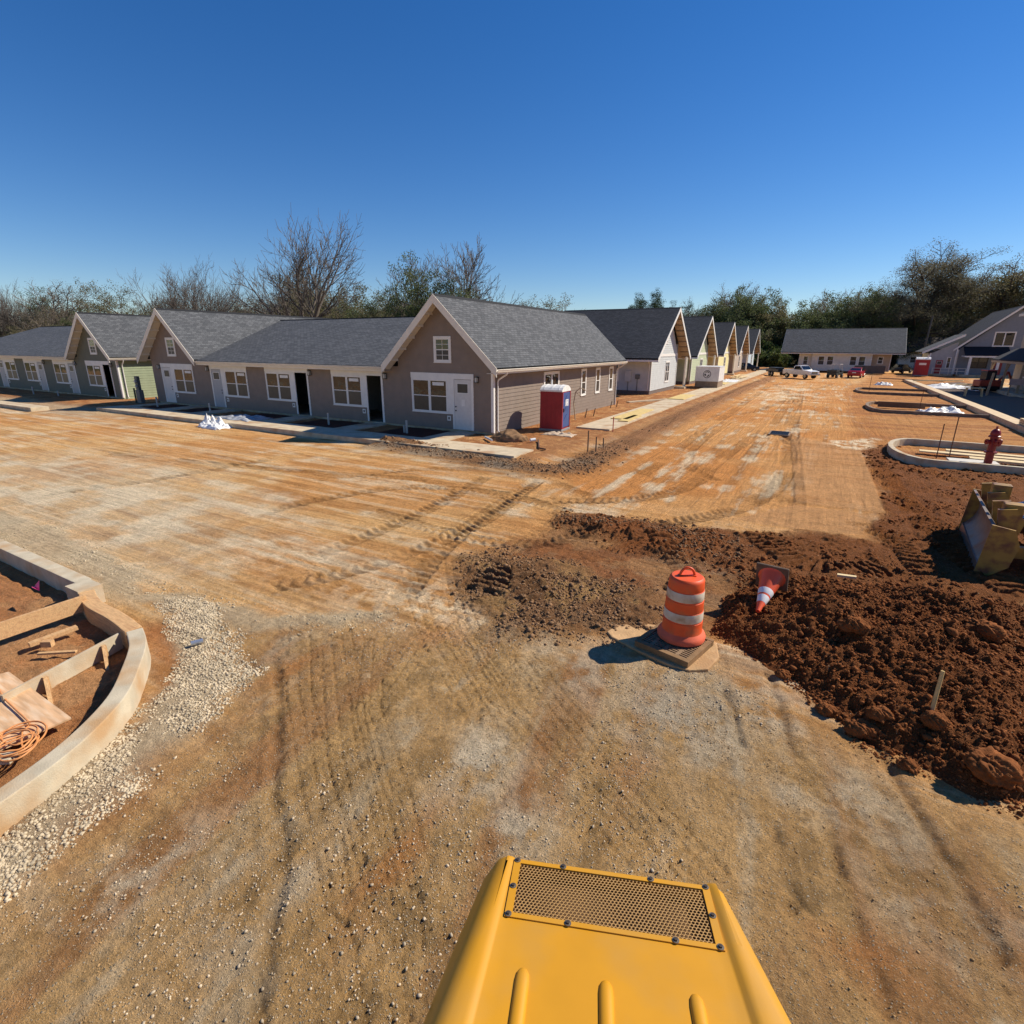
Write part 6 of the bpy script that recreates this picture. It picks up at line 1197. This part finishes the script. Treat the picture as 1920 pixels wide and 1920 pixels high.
def section(y):
    l, r = hw_(y), hr2(y); cl, c_r = .368 - y * .05, .412 - y * .06; pr = [(-l - .30, -1.05), (-l - .15, -.42), (-l - .045, -.12), (-l - .008, -.055), (-l + .012, -.022), (-l + .04, -.004), (-l + .06, .004), (-cl - .026, .004), (-cl - .008, .002), (-cl, -.004), (-cl + .008, -.006)]
    md = [(GL_, -.006), (GR_, -.006)]
    pl = [(c_r - .010, -.006), (c_r, -.004), (c_r + .010, .006), (c_r + .032, .010), (r - .055, .006), (r - .035, -.002), (r - .008, -.024), (r + .012, -.06), (r + .03, -.13), (r + .10, -.42), (r + .25, -1.05)]
    return pr + md + pl
ys = [-1.9, -1.3, -.9, -.6, -.45, -.285, GB, GT, -.016, -.004, .006, .012]
drop = {-.004: .003, .006: .012, .012: .03}
mb = MB(); secs = []
for y in ys:
    s_ = section(y); d_ = drop.get(y, 0); k = 1 - d_ * .9; secs.append([(x * k, y, z - d_) for x, z in s_])
secs.append([(x * .985, .03, min(z, -.06) - .05) for x, y, z in secs[-1]]); secs.append([(x * .97, .05, min(z - .3, -1.05) if abs(z) < .8 else -1.05) for x, y, z in secs[-1]])
base = len(mb.v); n = len(secs[0])
for s_ in secs: mb.v += s_
for i in range(len(secs) - 1):
    for k in range(n - 1):
        if abs(ys[min(i, len(ys) - 1)] - GB) < 1e-6 and k == 11: continue
        mb.f.append((base + i * n + k, base + i * n + k + 1, base + (i + 1) * n + k + 1, base + (i + 1) * n + k)); mb.uv += [(0, 0)] * 4
hood = mb.build('hood_panel', HY, hd_, smooth=38)
rb = MB()
for x0, y0 in ((-.268, -.463), (.002, -.458), (.285, -.452)):
    m_ = 9; P = []
    yl = [y0, y0 - .006, y0 - .02, y0 - .045] + list(np.linspace(y0 - .1, -1.5, 6)); sc_ = [.05, .55, .88, 1, 1, 1, 1, 1, 1, 1]
    b0 = len(rb.v)
    for y, q in zip(yl, sc_):
        for k in range(m_): a = math.pi * k / (m_ - 1); rb.v.append((x0 - .024 * q * math.cos(a) , y, -.0075 + .0165 * q * math.sin(a)))
    for i in range(len(yl) - 1):
        for k in range(m_ - 1): rb.f.append((b0 + i * m_ + k, b0 + i * m_ + k + 1, b0 + (i + 1) * m_ + k + 1, b0 + (i + 1) * m_ + k)); rb.uv += [(0, 0)] * 4
rb.build('pressed_rib', HY, hd_, smooth=60)
# raised vent frame with a perforated plate
fz = .004; fr_ = MB()
for a, b, c, d in ((GL_ - .028, GR_ + .028, GT, GT + .020), (GL_ - .028, GR_ + .028, GB - .020, GB), (GL_ - .028, GL_, GB, GT), (GR_, GR_ + .028, GB, GT)): fr_.box(a, b, c, d, -.0058, fz - .0045)
fr_.build('vent_frame', HY, hd_)
pitch = .0142; hx_ = pitch / 2; ry_ = pitch / math.sqrt(3); pf = MB(); row = 0; y = GB + ry_ * .6
vv = []; ff = []
while y < GT - ry_ * .4:
    x = GL_ + hx_ + (hx_ if row % 2 else 0)
    while x < GR_ - hx_ * .5:
        b0 = len(vv)
        for rr, zz in ((ry_ * 1.001, -.0065), (ry_ * .76, -.0065), (ry_ * .76, -.0095)):
            for k in range(6): a = math.pi / 6 + k * math.pi / 3; vv.append((x + rr * math.cos(a), y + rr * math.sin(a), zz))
        for lay in (0, 6):
            for k in range(6): ff.append((b0 + lay + k, b0 + lay + (k + 1) % 6, b0 + lay + 6 + (k + 1) % 6, b0 + lay + 6 + k))
        x += pitch
    y += ry_ * 1.5; row += 1
npmesh('vent_mesh', vv, ff, mat('vent_yellow', (.34, .19, .06), .6, var=.1, scale=8), hd_)
MB().box(GL_ - .01, GR_ + .01, GB - .01, GT + .01, -.07, -.065).box(GL_ - .006, GL_ - .003, GB, GT, -.065, -.011).box(GR_ + .003, GR_ + .006, GB, GT, -.065, -.011).build('vent_backing', mat('vent_dark', (.10, .05, .02), .8), hd_)
BOLT = mat('bolt_steel', (.22, .19, .15), .4, .6)
for x, y in ((GL_ - .014, GT + .012), (-.16, GT + .012), (.19, GT + .012), (GR_ + .014, GT + .012), (GL_ - .014, -.15), (GR_ + .014, -.15), (GL_ - .014, GB - .010), (-.13, GB - .011), (.25, GB - .011), (GR_ + .014, GB - .010)):
    o = MB().lathe([(.0125, -.001), (.0125, .0022), (.006, .0024)], 14, (x, y)).build('bolt', BOLT, hd_); MB().lathe([(.0072, .002), (.0072, .0075), (0, .0078)], 6, (x, y)).build('bolt_head', mat('bolt_dark', (.07, .055, .045), .5, .4), o)
# decal strokes on the left flank and the frame that carries the hood
def flank(y, z):                                       # point on the left flank of the hood
    l = hw_(y); pr = [(-l - .15, -.42), (-l - .045, -.12), (-l - .008, -.055)]
    for (xa, za), (xb, zb) in zip(pr[:-1], pr[1:]):
        if za <= z <= zb: return xa + (xb - xa) * (z - za) / (zb - za) - .004
    return pr[0][0]
dc = MB()
for y0, z0 in ((-.50, -.16), (-.57, -.20), (-.64, -.24)):
    for k in range(6):
        a, b = y0 - k * .016, y0 - (k + 1) * .016; za, zb = z0 + .035 * math.sin(k / 6 * 2.6), z0 + .035 * math.sin((k + 1) / 6 * 2.6); wd = .026 * (1 - k / 7)
        dc.face([(flank(a, za), a, za), (flank(b, zb), b, zb), (flank(b, zb - wd), b, zb - wd), (flank(a, za - wd), a, za - wd)])
dc.build('decal', BLACK, hd_)
MB().box(-.42, .42, -1.9, -.05, -1.6, -.9).build('chassis', BLACK, hd_)
for x in (-.62, .62): MB().tube([(x - .2, -1.5, -1.55), (x + .2, -1.5, -1.55)], .62, 24).build('wheel', TYRE, hd_)
MB().box(-.55, .55, -2.2, -1.88, -1.0, .03).build('bulkhead', HY, hd_)
